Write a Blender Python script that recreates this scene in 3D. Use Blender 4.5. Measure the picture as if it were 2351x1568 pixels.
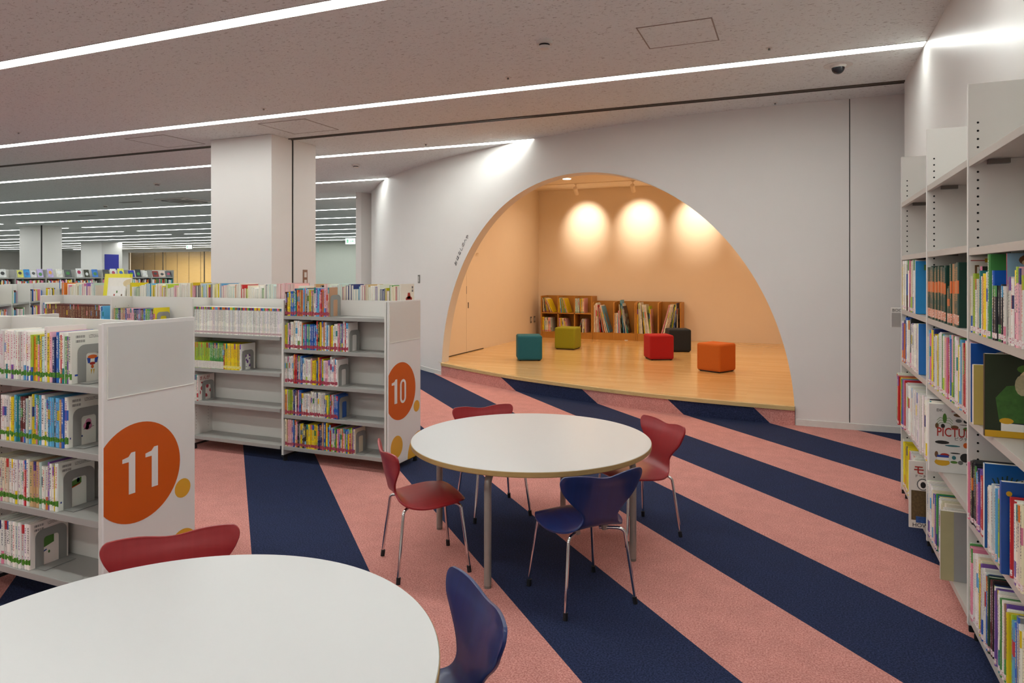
import bpy, bmesh, math, random
from mathutils import Vector, Matrix
import numpy as np
R = random.Random(7)
PI = math.pi
for o in list(bpy.data.objects): bpy.data.objects.remove(o)
S = bpy.context.scene
COL = S.collection

# ------------------------------------------------------------------ camera, world, light, exposure
CH = 1.39                       # camera height
YAW = math.radians(22.53)
cam = bpy.data.cameras.new('camera'); camo = bpy.data.objects.new('camera', cam); COL.objects.link(camo)
camo.location = (0, 0, CH); camo.rotation_euler = (PI/2, 0, YAW)
cam.sensor_width = 36; cam.lens = 36*1567/2351; cam.shift_y = -(784-627)/2351
cam.clip_start = .05; cam.clip_end = 200
S.camera = camo
S.view_settings.view_transform = 'Standard'; S.view_settings.look = 'None'
S.view_settings.gamma = 1; S.view_settings.use_curve_mapping = False
S.view_settings.exposure = 0.0
w = bpy.data.worlds.new('world'); S.world = w; w.use_nodes = True
w.node_tree.nodes['Background'].inputs[0].default_value = (.8, .85, .9, 1)
w.node_tree.nodes['Background'].inputs[1].default_value = .05
STRIP = 19.5                     # strength of the ceiling light lines
H = 2.94                        # ceiling

# ------------------------------------------------------------------ material helpers
def lin(c):
    if isinstance(c, str):
        c = [int(c[i:i+2], 16)/255 for i in (0, 2, 4)]
    return tuple((x/12.92 if x <= .04045 else ((x+.055)/1.055)**2.4) for x in c)
def newmat(name):
    m = bpy.data.materials.new(name); m.use_nodes = True
    nt = m.node_tree; b = nt.nodes['Principled BSDF']
    return m, nt, b
def N(nt, typ, **kw):
    n = nt.nodes.new(typ)
    for k, v in kw.items(): setattr(n, k, v)
    return n
def L(nt, a, b): nt.links.new(a, b)
def mathn(nt, op, a, b=None, c=None):
    n = N(nt, 'ShaderNodeMath', operation=op)
    for i, x in enumerate((a, b, c)):
        if x is None: continue
        if isinstance(x, (int, float)): n.inputs[i].default_value = x
        else: L(nt, x, n.inputs[i])
    return n.outputs[0]
def mix(nt, f, a, b):
    n = N(nt, 'ShaderNodeMix', data_type='RGBA')
    for i, x in ((0, f), (6, a), (7, b)):
        if isinstance(x, (int, float)): n.inputs[i].default_value = x
        elif isinstance(x, tuple): n.inputs[i].default_value = (*x, 1)
        else: L(nt, x, n.inputs[i])
    return n.outputs[2]
def plain(name, col, rough=.5, metal=0, noise=.06, scale=30, bump=0, bscale=200, coat=0):
    m, nt, b = newmat(name); c = lin(col)
    tc = N(nt, 'ShaderNodeTexCoord'); nz = N(nt, 'ShaderNodeTexNoise'); nz.inputs['Scale'].default_value = scale
    L(nt, tc.outputs['Object'], nz.inputs['Vector'])
    L(nt, mix(nt, nz.outputs['Fac'], tuple(x*(1-noise) for x in c), tuple(min(1, x*(1+noise)) for x in c)), b.inputs['Base Color'])
    b.inputs['Roughness'].default_value = rough; b.inputs['Metallic'].default_value = metal
    if coat: b.inputs['Coat Weight'].default_value = coat
    if bump:
        bz = N(nt, 'ShaderNodeTexNoise'); bz.inputs['Scale'].default_value = bscale
        L(nt, tc.outputs['Object'], bz.inputs['Vector'])
        bp = N(nt, 'ShaderNodeBump'); bp.inputs['Strength'].default_value = bump; bp.inputs['Distance'].default_value = .002
        L(nt, bz.outputs['Fac'], bp.inputs['Height']); L(nt, bp.outputs['Normal'], b.inputs['Normal'])
    return m
def emit(name, col, s):
    m, nt, b = newmat(name)
    b.inputs['Base Color'].default_value = (.8, .8, .8, 1)
    b.inputs['Emission Color'].default_value = (*lin(col), 1); b.inputs['Emission Strength'].default_value = s
    return m
M = {}
M['wall'] = plain('painted_wall', 'e4e1dd', .55, noise=.015, scale=4, bump=.05, bscale=300)
M['wall_gloss'] = plain('satin_wall', 'e4e1dd', .32, noise=.015, scale=4)
M['nookwall'] = plain('warm_painted_wall', 'ecdcc6', .6, noise=.02, scale=4, bump=.05, bscale=300)
M['white'] = plain('white_laminate', 'e6e4e1', .4, noise=.01, scale=5)
M['tabletop'] = plain('white_tabletop', 'cfcfce', .3, noise=.01, scale=3)
M['steel_white'] = plain('painted_shelf_steel', 'dedbd5', .42, noise=.015, scale=8)
M['steel_beige'] = plain('beige_shelf_steel', 'beb6ae', .42, noise=.02, scale=8)
M['steel_grey'] = plain('grey_shelf_steel', 'a3a29d', .4, noise=.02, scale=8)
M['bookend'] = plain('grey_bookend_paint', '93938f', .4, noise=.03, scale=20)
M['black'] = plain('black_rubber', '16161a', .6)
M['dark'] = plain('dark_gap', '2a2724', .8)
M['hole'] = plain('pin_hole', '0c0c0c', .9)
M['chrome'] = plain('chrome', 'dcdcdc', .09, metal=1, noise=.02)
M['legmetal'] = plain('grey_leg_paint', '9d9992', .35, metal=.35)
M['rail'] = plain('rail_metal', '5c564c', .4, metal=.5)
M['orange'] = plain('orange_vinyl', 'cf5a0e', .4, noise=.02)
M['yellow'] = plain('yellow_vinyl', 'e0a732', .4, noise=.02)
M['plastic'] = plain('white_plastic', 'd9d6d0', .4)
M['plastic_grey'] = plain('grey_plastic', '77736d', .45)
M['paper'] = plain('paper', 'efece4', .7)
M['inkred'] = plain('red_ink', 'a8281f', .5); M['inkblack'] = plain('black_ink', '1d1c1b', .5)
M['inkblue'] = plain('blue_ink', '1c3f96', .5); M['inkgreen'] = plain('green_ink', '4c7a2c', .5)
M['inkgold'] = plain('gold_ink', 'd5a51e', .5); M['inkbrown'] = plain('brown_ink', '6b4a2b', .5)
M['inkgrey'] = plain('grey_ink', '6a6a68', .5); M['inkpink'] = plain('pink_ink', 'd17da0', .5)
M['inkflesh'] = plain('flesh_ink', 'd9c79a', .5); M['inkteal'] = plain('teal_ink', '2c6b74', .5)
M['strip'] = emit('light_strip', 'f7fcf8', STRIP)
M['bluepanel'] = plain('blue_sign_panel', '3136a4', .5)
M['warmlamp'] = emit('warm_lamp_face', 'fff2dc', 14)
M['exit'] = emit('exit_sign_face', 'eafff4', 2.2); M['exitgreen'] = emit('exit_sign_green', '1fa56a', 1.2)

def carpet():
    m, nt, b = newmat('striped_carpet')
    g = N(nt, 'ShaderNodeNewGeometry'); sx = N(nt, 'ShaderNodeSeparateXYZ'); L(nt, g.outputs['Position'], sx.inputs[0])
    s = mathn(nt, 'ADD', mathn(nt, 'ADD', sx.outputs[0], sx.outputs[1]), sx.outputs[2])
    d = mathn(nt, 'DIVIDE', mathn(nt, 'SUBTRACT', mathn(nt, 'MULTIPLY', s, .70711), .1), 1.006)
    f = mathn(nt, 'FRACT', d)
    navy = mathn(nt, 'LESS_THAN', f, .5)
    def nz(scale, det=3, r=.6):
        n = N(nt, 'ShaderNodeTexNoise'); n.inputs['Scale'].default_value = scale; n.inputs['Detail'].default_value = det; n.inputs['Roughness'].default_value = r
        L(nt, g.outputs['Position'], n.inputs['Vector']); return n.outputs['Fac']
    n1 = nz(150, 4, .8); n2 = nz(9)
    def ramp(x, a, b_):
        n = N(nt, 'ShaderNodeMapRange'); n.inputs[1].default_value = a; n.inputs[2].default_value = b_; L(nt, x, n.inputs[0]); return n.outputs[0]
    r1 = ramp(n1, .36, .64)
    pink = mix(nt, r1, lin('b0665f'), lin('eeb0a6'))
    nv = mix(nt, r1, lin('151a30'), lin('3a4467'))
    c = mix(nt, navy, pink, nv)
    c = mix(nt, mathn(nt, 'MULTIPLY', ramp(n2, .3, .7), .14), c, (.02, .02, .02))
    L(nt, c, b.inputs['Base Color']); b.inputs['Roughness'].default_value = .95
    b.inputs['Specular IOR Level'].default_value = .1
    bp = N(nt, 'ShaderNodeBump'); bp.inputs['Strength'].default_value = .4; bp.inputs['Distance'].default_value = .003
    L(nt, n1, bp.inputs['Height']); L(nt, bp.outputs[0], b.inputs['Normal'])
    return m
M['carpet'] = carpet()

def ceiling_mat():
    m, nt, b = newmat('mineral_fibre_ceiling')
    g = N(nt, 'ShaderNodeNewGeometry'); mp = N(nt, 'ShaderNodeMapping'); mp.inputs['Scale'].default_value = (30, 62, 40)
    L(nt, g.outputs['Position'], mp.inputs['Vector'])
    n = N(nt, 'ShaderNodeTexNoise'); n.inputs['Scale'].default_value = 1.15; n.inputs['Detail'].default_value = 5; n.inputs['Roughness'].default_value = .65
    n.inputs['Distortion'].default_value = .8
    L(nt, mp.outputs[0], n.inputs['Vector'])
    r = N(nt, 'ShaderNodeMapRange'); r.inputs[1].default_value = .36; r.inputs[2].default_value = .42; L(nt, n.outputs['Fac'], r.inputs[0])
    L(nt, mix(nt, r.outputs[0], lin('b3b3b0'), lin('e3e8e6')), b.inputs['Base Color']); b.inputs['Roughness'].default_value = .95
    bp = N(nt, 'ShaderNodeBump'); bp.inputs['Strength'].default_value = .5; bp.inputs['Distance'].default_value = .003
    L(nt, r.outputs[0], bp.inputs['Height']); L(nt, bp.outputs[0], b.inputs['Normal'])
    return m
M['ceiling'] = ceiling_mat()

def wood(name, c1, c2, c3, sc=(1, 1, 1), rough=.3, strip=0, coat=0):
    m, nt, b = newmat(name)
    tc = N(nt, 'ShaderNodeTexCoord'); mp = N(nt, 'ShaderNodeMapping'); mp.inputs['Scale'].default_value = sc
    L(nt, tc.outputs['Object'], mp.inputs['Vector'])
    n = N(nt, 'ShaderNodeTexNoise'); n.inputs['Scale'].default_value = 1; n.inputs['Detail'].default_value = 6; n.inputs['Distortion'].default_value = .4
    L(nt, mp.outputs[0], n.inputs['Vector'])
    c = mix(nt, n.outputs['Fac'], lin(c1), lin(c2))
    if strip:
        br = N(nt, 'ShaderNodeTexBrick'); br.inputs['Scale'].default_value = 1; br.inputs['Mortar Size'].default_value = .0008
        br.inputs['Brick Width'].default_value = .9; br.inputs['Row Height'].default_value = strip
        br.inputs['Color1'].default_value = (.35, .35, .35, 1); br.inputs['Color2'].default_value = (1, 1, 1, 1); br.inputs['Mortar'].default_value = (0, 0, 0, 1)
        L(nt, tc.outputs['Object'], br.inputs['Vector'])
        c = mix(nt, mathn(nt, 'MULTIPLY', mathn(nt, 'SUBTRACT', 1., br.outputs['Color']), .55), c, lin(c3))
    L(nt, c, b.inputs['Base Color']); b.inputs['Roughness'].default_value = rough
    if coat: b.inputs['Coat Weight'].default_value = coat; b.inputs['Coat Roughness'].default_value = .12
    return m
M['woodfloor'] = wood('oak_strip_floor', 'e2b877', 'f0cf95', 'c1904e', (3, 40, 3), .2, strip=.075, coat=.4)
M['nosing'] = wood('oak_nosing', 'b89a63', 'd9c08a', 'a08050', (6, 60, 60), .35)
M['oak'] = wood('oak_bookcase', 'a9742c', 'c08a3c', 'a08050', (20, 20, 3), .45)
M['plyedge'] = wood('wood_table_edge', 'a88a55', 'c4a870', 'a08050', (20, 20, 300), .4)
M['woodpanel'] = wood('light_wood_panelling', 'bfa166', 'd3b880', 'a08050', (2, 2, 12), .5)
M['redply'] = wood('red_stained_ply', '931b23', 'a5272d', 'a08050', (4, 60, 4), .38, coat=.25)
M['redply'].node_tree.nodes['Principled BSDF'].inputs['Coat Roughness'].default_value = .3
M['blueply'] = wood('blue_stained_ply', '122554', '193370', 'a08050', (4, 60, 4), .35, coat=.3)
def fabric(name, col):
    return plain(name, col, .92, noise=.12, scale=160, bump=.5, bscale=420)
def glass():
    m, nt, b = newmat('clear_acrylic')
    for n in list(nt.nodes):
        if n.type == 'BSDF_PRINCIPLED': nt.nodes.remove(n)
    o = [n for n in nt.nodes if n.type == 'OUTPUT_MATERIAL'][0]
    t = N(nt, 'ShaderNodeBsdfTransparent'); t.inputs[0].default_value = (.985, .99, .99, 1)
    g = N(nt, 'ShaderNodeBsdfGlossy'); g.inputs['Roughness'].default_value = .12
    fr = N(nt, 'ShaderNodeValue'); fr.outputs[0].default_value = .065
    mx = N(nt, 'ShaderNodeMixShader'); L(nt, fr.outputs[0], mx.inputs[0]); L(nt, t.outputs[0], mx.inputs[1]); L(nt, g.outputs[0], mx.inputs[2])
    L(nt, mx.outputs[0], o.inputs[0])
    return m
M['glass'] = glass()

def book_spine():
    m, nt, b = newmat('book_spine')
    oi = N(nt, 'ShaderNodeObjectInfo')
    uv = N(nt, 'ShaderNodeUVMap'); uv.uv_map = 'uv'; s = N(nt, 'ShaderNodeSeparateXYZ'); L(nt, uv.outputs[0], s.inputs[0])
    def at(n):
        a = N(nt, 'ShaderNodeAttribute', attribute_type='OBJECT', attribute_name=n); return a
    dim = N(nt, 'ShaderNodeSeparateXYZ'); L(nt, at('dim').outputs['Vector'], dim.inputs[0])
    sty = N(nt, 'ShaderNodeSeparateXYZ'); L(nt, at('sty').outputs['Vector'], sty.inputs[0])
    tp = N(nt, 'ShaderNodeSeparateXYZ'); L(nt, at('tagp').outputs['Vector'], tp.inputs[0])
    u, v = s.outputs[0], s.outputs[1]
    um = mathn(nt, 'MULTIPLY', u, dim.outputs[0]); vm = mathn(nt, 'MULTIPLY', v, dim.outputs[1])
    cv = N(nt, 'ShaderNodeCombineXYZ'); L(nt, um, cv.inputs[0]); L(nt, vm, cv.inputs[1]); L(nt, mathn(nt, 'MULTIPLY', oi.outputs['Random'], 5), cv.inputs[2])
    def nz(sc, det=1):
        n = N(nt, 'ShaderNodeTexNoise'); n.inputs['Scale'].default_value = sc; n.inputs['Detail'].default_value = det; L(nt, cv.outputs[0], n.inputs['Vector']); return n.outputs['Fac']
    def between(x, a, b_):
        return mathn(nt, 'MULTIPLY', mathn(nt, 'GREATER_THAN', x, a), mathn(nt, 'LESS_THAN', x, b_))
    base = mix(nt, between(v, sty.outputs[0], sty.outputs[1]), oi.outputs['Color'], at('band').outputs['Color'])
    glyph = mathn(nt, 'GREATER_THAN', nz(330, 1), .49)
    gap = mathn(nt, 'LESS_THAN', mathn(nt, 'FRACT', mathn(nt, 'DIVIDE', vm, .0095)), .8)
    um_ = between(u, .24, .76)
    t1 = mathn(nt, 'MULTIPLY', between(v, mathn(nt, 'ADD', .34, mathn(nt, 'MULTIPLY', oi.outputs['Random'], .16)), .93), um_)
    t2 = mathn(nt, 'MULTIPLY', between(v, .17, .3), between(u, .34, .66))
    txt = mathn(nt, 'MULTIPLY', mathn(nt, 'MULTIPLY', mathn(nt, 'MAXIMUM', t1, t2), glyph), mathn(nt, 'MULTIPLY', gap, sty.outputs[2]))
    base = mix(nt, txt, base, at('ink').outputs['Color'])
    # library label near the foot of the spine
    dv = mathn(nt, 'ABSOLUTE', mathn(nt, 'SUBTRACT', vm, tp.outputs[0]))
    wob = mathn(nt, 'ADD', dv, mathn(nt, 'MULTIPLY', mathn(nt, 'SUBTRACT', nz(90, 0), .5), mathn(nt, 'MULTIPLY', tp.outputs[2], .022)))
    tag = mathn(nt, 'LESS_THAN', wob, tp.outputs[1])
    tagc = mix(nt, mathn(nt, 'GREATER_THAN', nz(300, 1), .58), at('tag').outputs['Color'], at('tag2').outputs['Color'])
    base = mix(nt, tag, base, tagc)
    L(nt, base, b.inputs['Base Color']); b.inputs['Roughness'].default_value = .38
    return m
M['spine'] = book_spine()
def book_cover():
    m, nt, b = newmat('book_cover')
    oi = N(nt, 'ShaderNodeObjectInfo')
    uv = N(nt, 'ShaderNodeUVMap'); uv.uv_map = 'uv'; s = N(nt, 'ShaderNodeSeparateXYZ'); L(nt, uv.outputs[0], s.inputs[0])
    a = N(nt, 'ShaderNodeAttribute', attribute_type='OBJECT', attribute_name='cov')   # x: barcode on, y: picture on
    cs = N(nt, 'ShaderNodeSeparateXYZ'); L(nt, a.outputs['Vector'], cs.inputs[0])
    band = N(nt, 'ShaderNodeAttribute', attribute_type='OBJECT', attribute_name='band'); ink = N(nt, 'ShaderNodeAttribute', attribute_type='OBJECT', attribute_name='ink')
    u, v = s.outputs[0], s.outputs[1]
    def between(x, p, q): return mathn(nt, 'MULTIPLY', mathn(nt, 'GREATER_THAN', x, p), mathn(nt, 'LESS_THAN', x, q))
    bars = mathn(nt, 'LESS_THAN', mathn(nt, 'FRACT', mathn(nt, 'MULTIPLY', mathn(nt, 'ADD', u, mathn(nt, 'MULTIPLY', mathn(nt, 'SINE', mathn(nt, 'MULTIPLY', u, 91.)), .006)), 48.)), .5)
    rect = mathn(nt, 'MULTIPLY', between(u, .12, .36), mathn(nt, 'MAXIMUM', between(v, .80, .85), between(v, .89, .94)))
    n = N(nt, 'ShaderNodeTexNoise'); n.inputs['Scale'].default_value = 70; L(nt, uv.outputs[0], n.inputs['Vector'])
    fine = mathn(nt, 'MULTIPLY', mathn(nt, 'MULTIPLY', between(u, .46, .9), between(mathn(nt, 'FRACT', mathn(nt, 'MULTIPLY', v, 40.)), .2, .6)), mathn(nt, 'MULTIPLY', between(v, .88, .95), mathn(nt, 'GREATER_THAN', n.outputs['Fac'], .45)))
    code = mathn(nt, 'MULTIPLY', mathn(nt, 'MAXIMUM', mathn(nt, 'MULTIPLY', rect, bars), fine), cs.outputs[0])
    vo = N(nt, 'ShaderNodeTexVoronoi'); vo.inputs['Scale'].default_value = 4.5; vo.inputs['Randomness'].default_value = 1
    cv = N(nt, 'ShaderNodeVectorMath', operation='ADD'); L(nt, uv.outputs[0], cv.inputs[0])
    cc = N(nt, 'ShaderNodeCombineXYZ'); L(nt, oi.outputs['Random'], cc.inputs[2]); L(nt, cc.outputs[0], cv.inputs[1]); L(nt, cv.outputs[0], vo.inputs['Vector'])
    pic = mathn(nt, 'MULTIPLY', mathn(nt, 'MULTIPLY', between(u, .12, .88), between(v, .1, .72)), mathn(nt, 'MULTIPLY', mathn(nt, 'LESS_THAN', vo.outputs['Distance'], .42), cs.outputs[1]))
    base = mix(nt, pic, oi.outputs['Color'], mix(nt, mathn(nt, 'GREATER_THAN', n.outputs['Fac'], .52), band.outputs['Color'], ink.outputs['Color']))
    base = mix(nt, code, base, lin('202020'))
    L(nt, base, b.inputs['Base Color']); b.inputs['Roughness'].default_value = .3
    return m
M['cover'] = book_cover()
def pages_mat():
    m, nt, b = newmat('book_pages')
    tc = N(nt, 'ShaderNodeTexCoord'); mp = N(nt, 'ShaderNodeMapping'); mp.inputs['Scale'].default_value = (2500, 3, 3)
    L(nt, tc.outputs['Object'], mp.inputs[0]); n = N(nt, 'ShaderNodeTexNoise'); n.inputs['Scale'].default_value = 1; L(nt, mp.outputs[0], n.inputs['Vector'])
    L(nt, mix(nt, n.outputs['Fac'], lin('cfc8b6'), lin('f1ece0')), b.inputs['Base Color']); b.inputs['Roughness'].default_value = .85
    return m
M['pages'] = pages_mat()

# ------------------------------------------------------------------ object helpers
def mesh_obj(name, verts, faces, mats, parent=None, midx=None, smooth=False, loc=None, rot=None):
    me = bpy.data.meshes.new(name); me.from_pydata([tuple(v) for v in verts], [], faces)
    for m in (mats if isinstance(mats, list) else [mats]): me.materials.append(m)
    if midx: me.polygons.foreach_set('material_index', midx)
    if smooth: me.polygons.foreach_set('use_smooth', [True]*len(me.polygons))
    me.update()
    o = bpy.data.objects.new(name, me); COL.objects.link(o)
    if parent is not None: o.parent = parent
    if loc is not None: o.location = loc
    if rot is not None: o.rotation_euler = rot
    return o
class MB:
    """collects simple solids into one mesh"""
    def __init__(s): s.v = []; s.f = []; s.m = []
    def box(s, x0, y0, z0, x1, y1, z1, mi=0):
        b = len(s.v)
        s.v += [(x0,y0,z0),(x1,y0,z0),(x1,y1,z0),(x0,y1,z0),(x0,y0,z1),(x1,y0,z1),(x1,y1,z1),(x0,y1,z1)]
        s.f += [tuple(b+i for i in q) for q in ((0,3,2,1),(4,5,6,7),(0,1,5,4),(1,2,6,5),(2,3,7,6),(3,0,4,7))]; s.m += [mi]*6; return s
    def poly(s, pts, d, mi=0):
        """prism: pts list of 3d, extruded by vector d"""
        b = len(s.v); n = len(pts); s.v += [tuple(p) for p in pts] + [tuple(Vector(p)+Vector(d)) for p in pts]
        s.f += [tuple(b+i for i in range(n))[::-1], tuple(b+n+i for i in range(n))]
        s.f += [(b+i, b+(i+1) % n, b+n+(i+1) % n, b+n+i) for i in range(n)]; s.m += [mi]*(n+2); return s
    def cyl(s, p, r0, h, r1=None, n=16, mi=0):
        r1 = r0 if r1 is None else r1; b = len(s.v)
        for z, r in ((0, r0), (h, r1)):
            s.v += [(p[0]+r*math.cos(2*PI*i/n), p[1]+r*math.sin(2*PI*i/n), p[2]+z) for i in range(n)]
        s.f += [tuple(b+i for i in range(n))[::-1], tuple(b+n+i for i in range(n))]
        s.f += [(b+i, b+(i+1) % n, b+n+(i+1) % n, b+n+i) for i in range(n)]; s.m += [mi]*(n+2); return s
    def tube(s, pts, r, n=10, mi=0, cap=True):
        pts = [Vector(p) for p in pts]; b = len(s.v); rr = r if isinstance(r, list) else [r]*len(pts)
        prev = None
        for i, p in enumerate(pts):
            t = (pts[min(i+1, len(pts)-1)]-pts[max(i-1, 0)]).normalized()
            if prev is None: a = t.orthogonal().normalized()
            else: a = (prev-t*prev.dot(t)).normalized()
            prev = a; c = t.cross(a)
            s.v += [tuple(p+a*rr[i]*math.cos(2*PI*k/n)+c*rr[i]*math.sin(2*PI*k/n)) for k in range(n)]
        for i in range(len(pts)-1):
            for k in range(n): s.f.append((b+i*n+k, b+i*n+(k+1) % n, b+(i+1)*n+(k+1) % n, b+(i+1)*n+k)); s.m.append(mi)
        if cap:
            s.f += [tuple(b+i for i in range(n))[::-1], tuple(b+(len(pts)-1)*n+i for i in range(n))]; s.m += [mi, mi]
        return s
    def build(s, name, mats, parent=None, loc=None, rot=None, bevel=0, smooth=False, seg=2):
        o = mesh_obj(name, s.v, s.f, mats, parent, s.m, smooth, loc, rot)
        if bevel:
            md = o.modifiers.new('bevel', 'BEVEL'); md.width = bevel; md.segments = seg; md.limit_method = 'ANGLE'
        return o
def smooth_angle(o, deg=40):
    me = o.data
    me.polygons.foreach_set('use_smooth', [True]*len(me.polygons))
    try: me.set_sharp_from_angle(angle=math.radians(deg))
    except Exception: pass
def tag(o, label, cat, group=None, kind=None):
    o['label'] = label; o['category'] = cat
    if group: o['group'] = group
    if kind: o['kind'] = kind
    return o
def struct(o, label=None):
    o['kind'] = 'structure'
    if label: o['label'] = label
    return o
def empty(name, loc=(0, 0, 0), rz=0):
    o = bpy.data.objects.new(name, None); COL.objects.link(o); o.location = loc; o.rotation_euler = (0, 0, rz); o.empty_display_size = .1; return o
def copy_tree(o, parent=None):
    c = o.copy(); COL.objects.link(c)
    if parent is not None: c.parent = parent
    for ch in [x for x in bpy.data.objects if x.parent == o]: copy_tree(ch, c)
    return c
def text(name, body, size, mat, origin, xdir, updir, parent=None, sx=1, extrude=.0006, bold=0):
    """lettering as a mesh: lower left corner at origin, running along xdir"""
    cu = bpy.data.curves.new(name, 'FONT'); cu.body = body; cu.size = size; cu.extrude = extrude; cu.resolution_u = 3
    if bold: cu.offset = bold
    o = bpy.data.objects.new('tmp', cu); COL.objects.link(o)
    dg = bpy.context.evaluated_depsgraph_get(); me = bpy.data.meshes.new_from_object(o.evaluated_get(dg)); bpy.data.objects.remove(o)
    x = Vector(xdir).normalized(); y = Vector(updir).normalized(); z = x.cross(y)
    mt = Matrix(((x.x*sx, y.x, z.x, origin[0]), (x.y*sx, y.y, z.y, origin[1]), (x.z*sx, y.z, z.z, origin[2]), (0, 0, 0, 1)))
    me.transform(mt); me.name = name; me.materials.clear(); me.materials.append(mat)
    t = bpy.data.objects.new(name, me); COL.objects.link(t)
    if parent is not None: t.parent = parent
    return t
def clip(poly, x0, x1, y0, y1):
    def cut(p, ins, inter):
        out = []
        for i in range(len(p)):
            a, b = p[i-1], p[i]
            if ins(b):
                if not ins(a): out.append(inter(a, b))
                out.append(b)
            elif ins(a): out.append(inter(a, b))
        return out
    for k, lim, sg in ((0, x0, 1), (0, x1, -1), (1, y0, 1), (1, y1, -1)):
        def inter(a, b, k=k, lim=lim):
            t = (lim-a[k])/(b[k]-a[k]); return (a[0]+t*(b[0]-a[0]), a[1]+t*(b[1]-a[1]))
        poly = cut(poly, lambda q, k=k, lim=lim, sg=sg: sg*(q[k]-lim) >= -1e-9, inter)
    return poly
ORD = 'zeroth first second third fourth fifth sixth seventh eighth ninth tenth eleventh twelfth thirteenth fourteenth fifteenth sixteenth seventeenth eighteenth nineteenth'.split()
def ordinal(n):
    if n < 20: return ORD[n]
    t, u = divmod(n, 10); tens = ['', '', 'twent', 'thirt', 'fort', 'fift', 'sixt', 'sevent', 'eight', 'ninet'][t] if t < 10 else 'hundred and '
    if t >= 10: return 'hundred-and-' + ordinal(n-100) if n > 100 else 'hundredth'
    return tens+'ieth' if u == 0 else tens+'y-'+ORD[u]

# ------------------------------------------------------------------ the arched wall curve
CP = [(3., 6.755), (.9, 6.755), (.5, 6.755), (0, 6.762), (-.3, 6.785), (-.6, 6.81), (-1.13, 6.885), (-1.6, 6.985), (-2.06, 7.12), (-2.6, 7.3), (-3.19, 7.535), (-3.68, 7.785), (-4.1, 8.02), (-4.59, 8.31),
      (-5.19, 8.74), (-6.03, 9.4), (-6.62, 9.99), (-7.14, 10.64), (-7.6, 11.27), (-7.86, 12.2), (-7.9, 13.5)]
_x = np.array([p[0] for p in CP][::-1]); _y = np.array([p[1] for p in CP][::-1])
_m = np.gradient(_y, _x)
def cy(x):
    if x <= _x[0]: return float(_y[0])
    if x >= _x[-1]: return float(_y[-1])
    i = int(np.searchsorted(_x, x)-1); h = _x[i+1]-_x[i]; t = (x-_x[i])/h
    return float((2*t**3-3*t*t+1)*_y[i]+(t**3-2*t*t+t)*h*_m[i]+(-2*t**3+3*t*t)*_y[i+1]+(t**3-t*t)*h*_m[i+1])
AX, AA, AH = -2.225, 2.225, 2.485     # the arch: centre, half width, height
def az(x):
    q = 1-((x-AX)/AA)**2
    return AH*math.sqrt(max(0, q))
PZ = .17                              # height of the raised floor
t0 = math.asin(PZ/AH)

# ================================================================== STRUCTURE
BACKY = 12.6; NX0, NX1 = -4.66, .55
# floor
mesh_obj('floor', [(-9, -5, 0), (4, -5, 0), (4, 13, 0), (-9, 13, 0)], [(0, 1, 2, 3)], M['carpet'])
ff = mesh_obj('floor_far', [(-52, -5, 0), (-9, -5, 0), (-9, 40, 0), (-52, 40, 0), (-9, 13, 0), (4, 13, 0), (4, 40, 0)], [(0, 1, 2, 3), (4, 5, 6, 2)], plain('grey_carpet', '676766', .95, noise=.2, scale=60)); struct(ff, 'grey carpet of the general library area')
struct(bpy.data.objects['floor'], 'carpet of diagonal pink and navy stripes')
# ceiling: follows the curved wall
xs = [3., .9, .5] + [x/10 for x in range(4, -72, -1)] + [-7.3, -7.45, -7.6, -7.7, -7.8, -7.86, -7.9]
v = []; f = []
for x in xs: v += [(x, -5, H), (x, cy(x)+.02, H)]
for i in range(len(xs)-1): f.append((2*i, 2*i+1, 2*i+3, 2*i+2))
b = len(v); v += [(-7.9, -5, H), (-7.9, 40, H), (-52, 40, H), (-52, -5, H)]; f.append((b, b+1, b+2, b+3))
struct(mesh_obj('ceiling', v, f, M['ceiling']), 'speckled mineral fibre ceiling')
# curved front wall with the arched opening
v = []; f = []
def colm(x, y, z0, z1):
    v.extend([(x, y, z0), (x, y, z1)]); return len(v)-2
def strip_cols(cols):
    for a, b_ in zip(cols, cols[1:]): f.append((a, b_, b_+1, a+1))
xr = [3., .9, .448+.004]; strip_cols([colm(x, cy(x), 0, H) for x in xr])
xr = [.448-.004, .3, .15, 0.0]; strip_cols([colm(x, cy(x), 0, H) for x in xr])
th_ = [t0+(PI-2*t0)*i/120 for i in range(121)]
arch = [(AX+AA*math.cos(t), AH*math.sin(t)) for t in th_]
cols = [colm(0.0, cy(0), PZ, H)] + [colm(x, cy(x), z, H) for x, z in arch]
xl = arch[-1][0]; cols.append(colm(xl, cy(xl), PZ, H)); strip_cols(cols)
xr = [xl] + [xl-.06*i for i in range(1, 48)] + [-7.3, -7.4, -7.5, -7.6, -7.7, -7.78, -7.84, -7.88, -7.9]
strip_cols([colm(x, cy(x), 0, H) for x in xr])
k = colm(-7.9, 30, 0, H); strip_cols([k-2, k])
# jamb of the arch (wall thickness)
TH = .2; jb = []
for x, z in arch: v.extend([(x, cy(x), z), (x, cy(x)+TH, z)]); jb.append(len(v)-2)
for a, b_ in zip(jb, jb[1:]): f.append((a, a+1, b_+1, b_))
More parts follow.
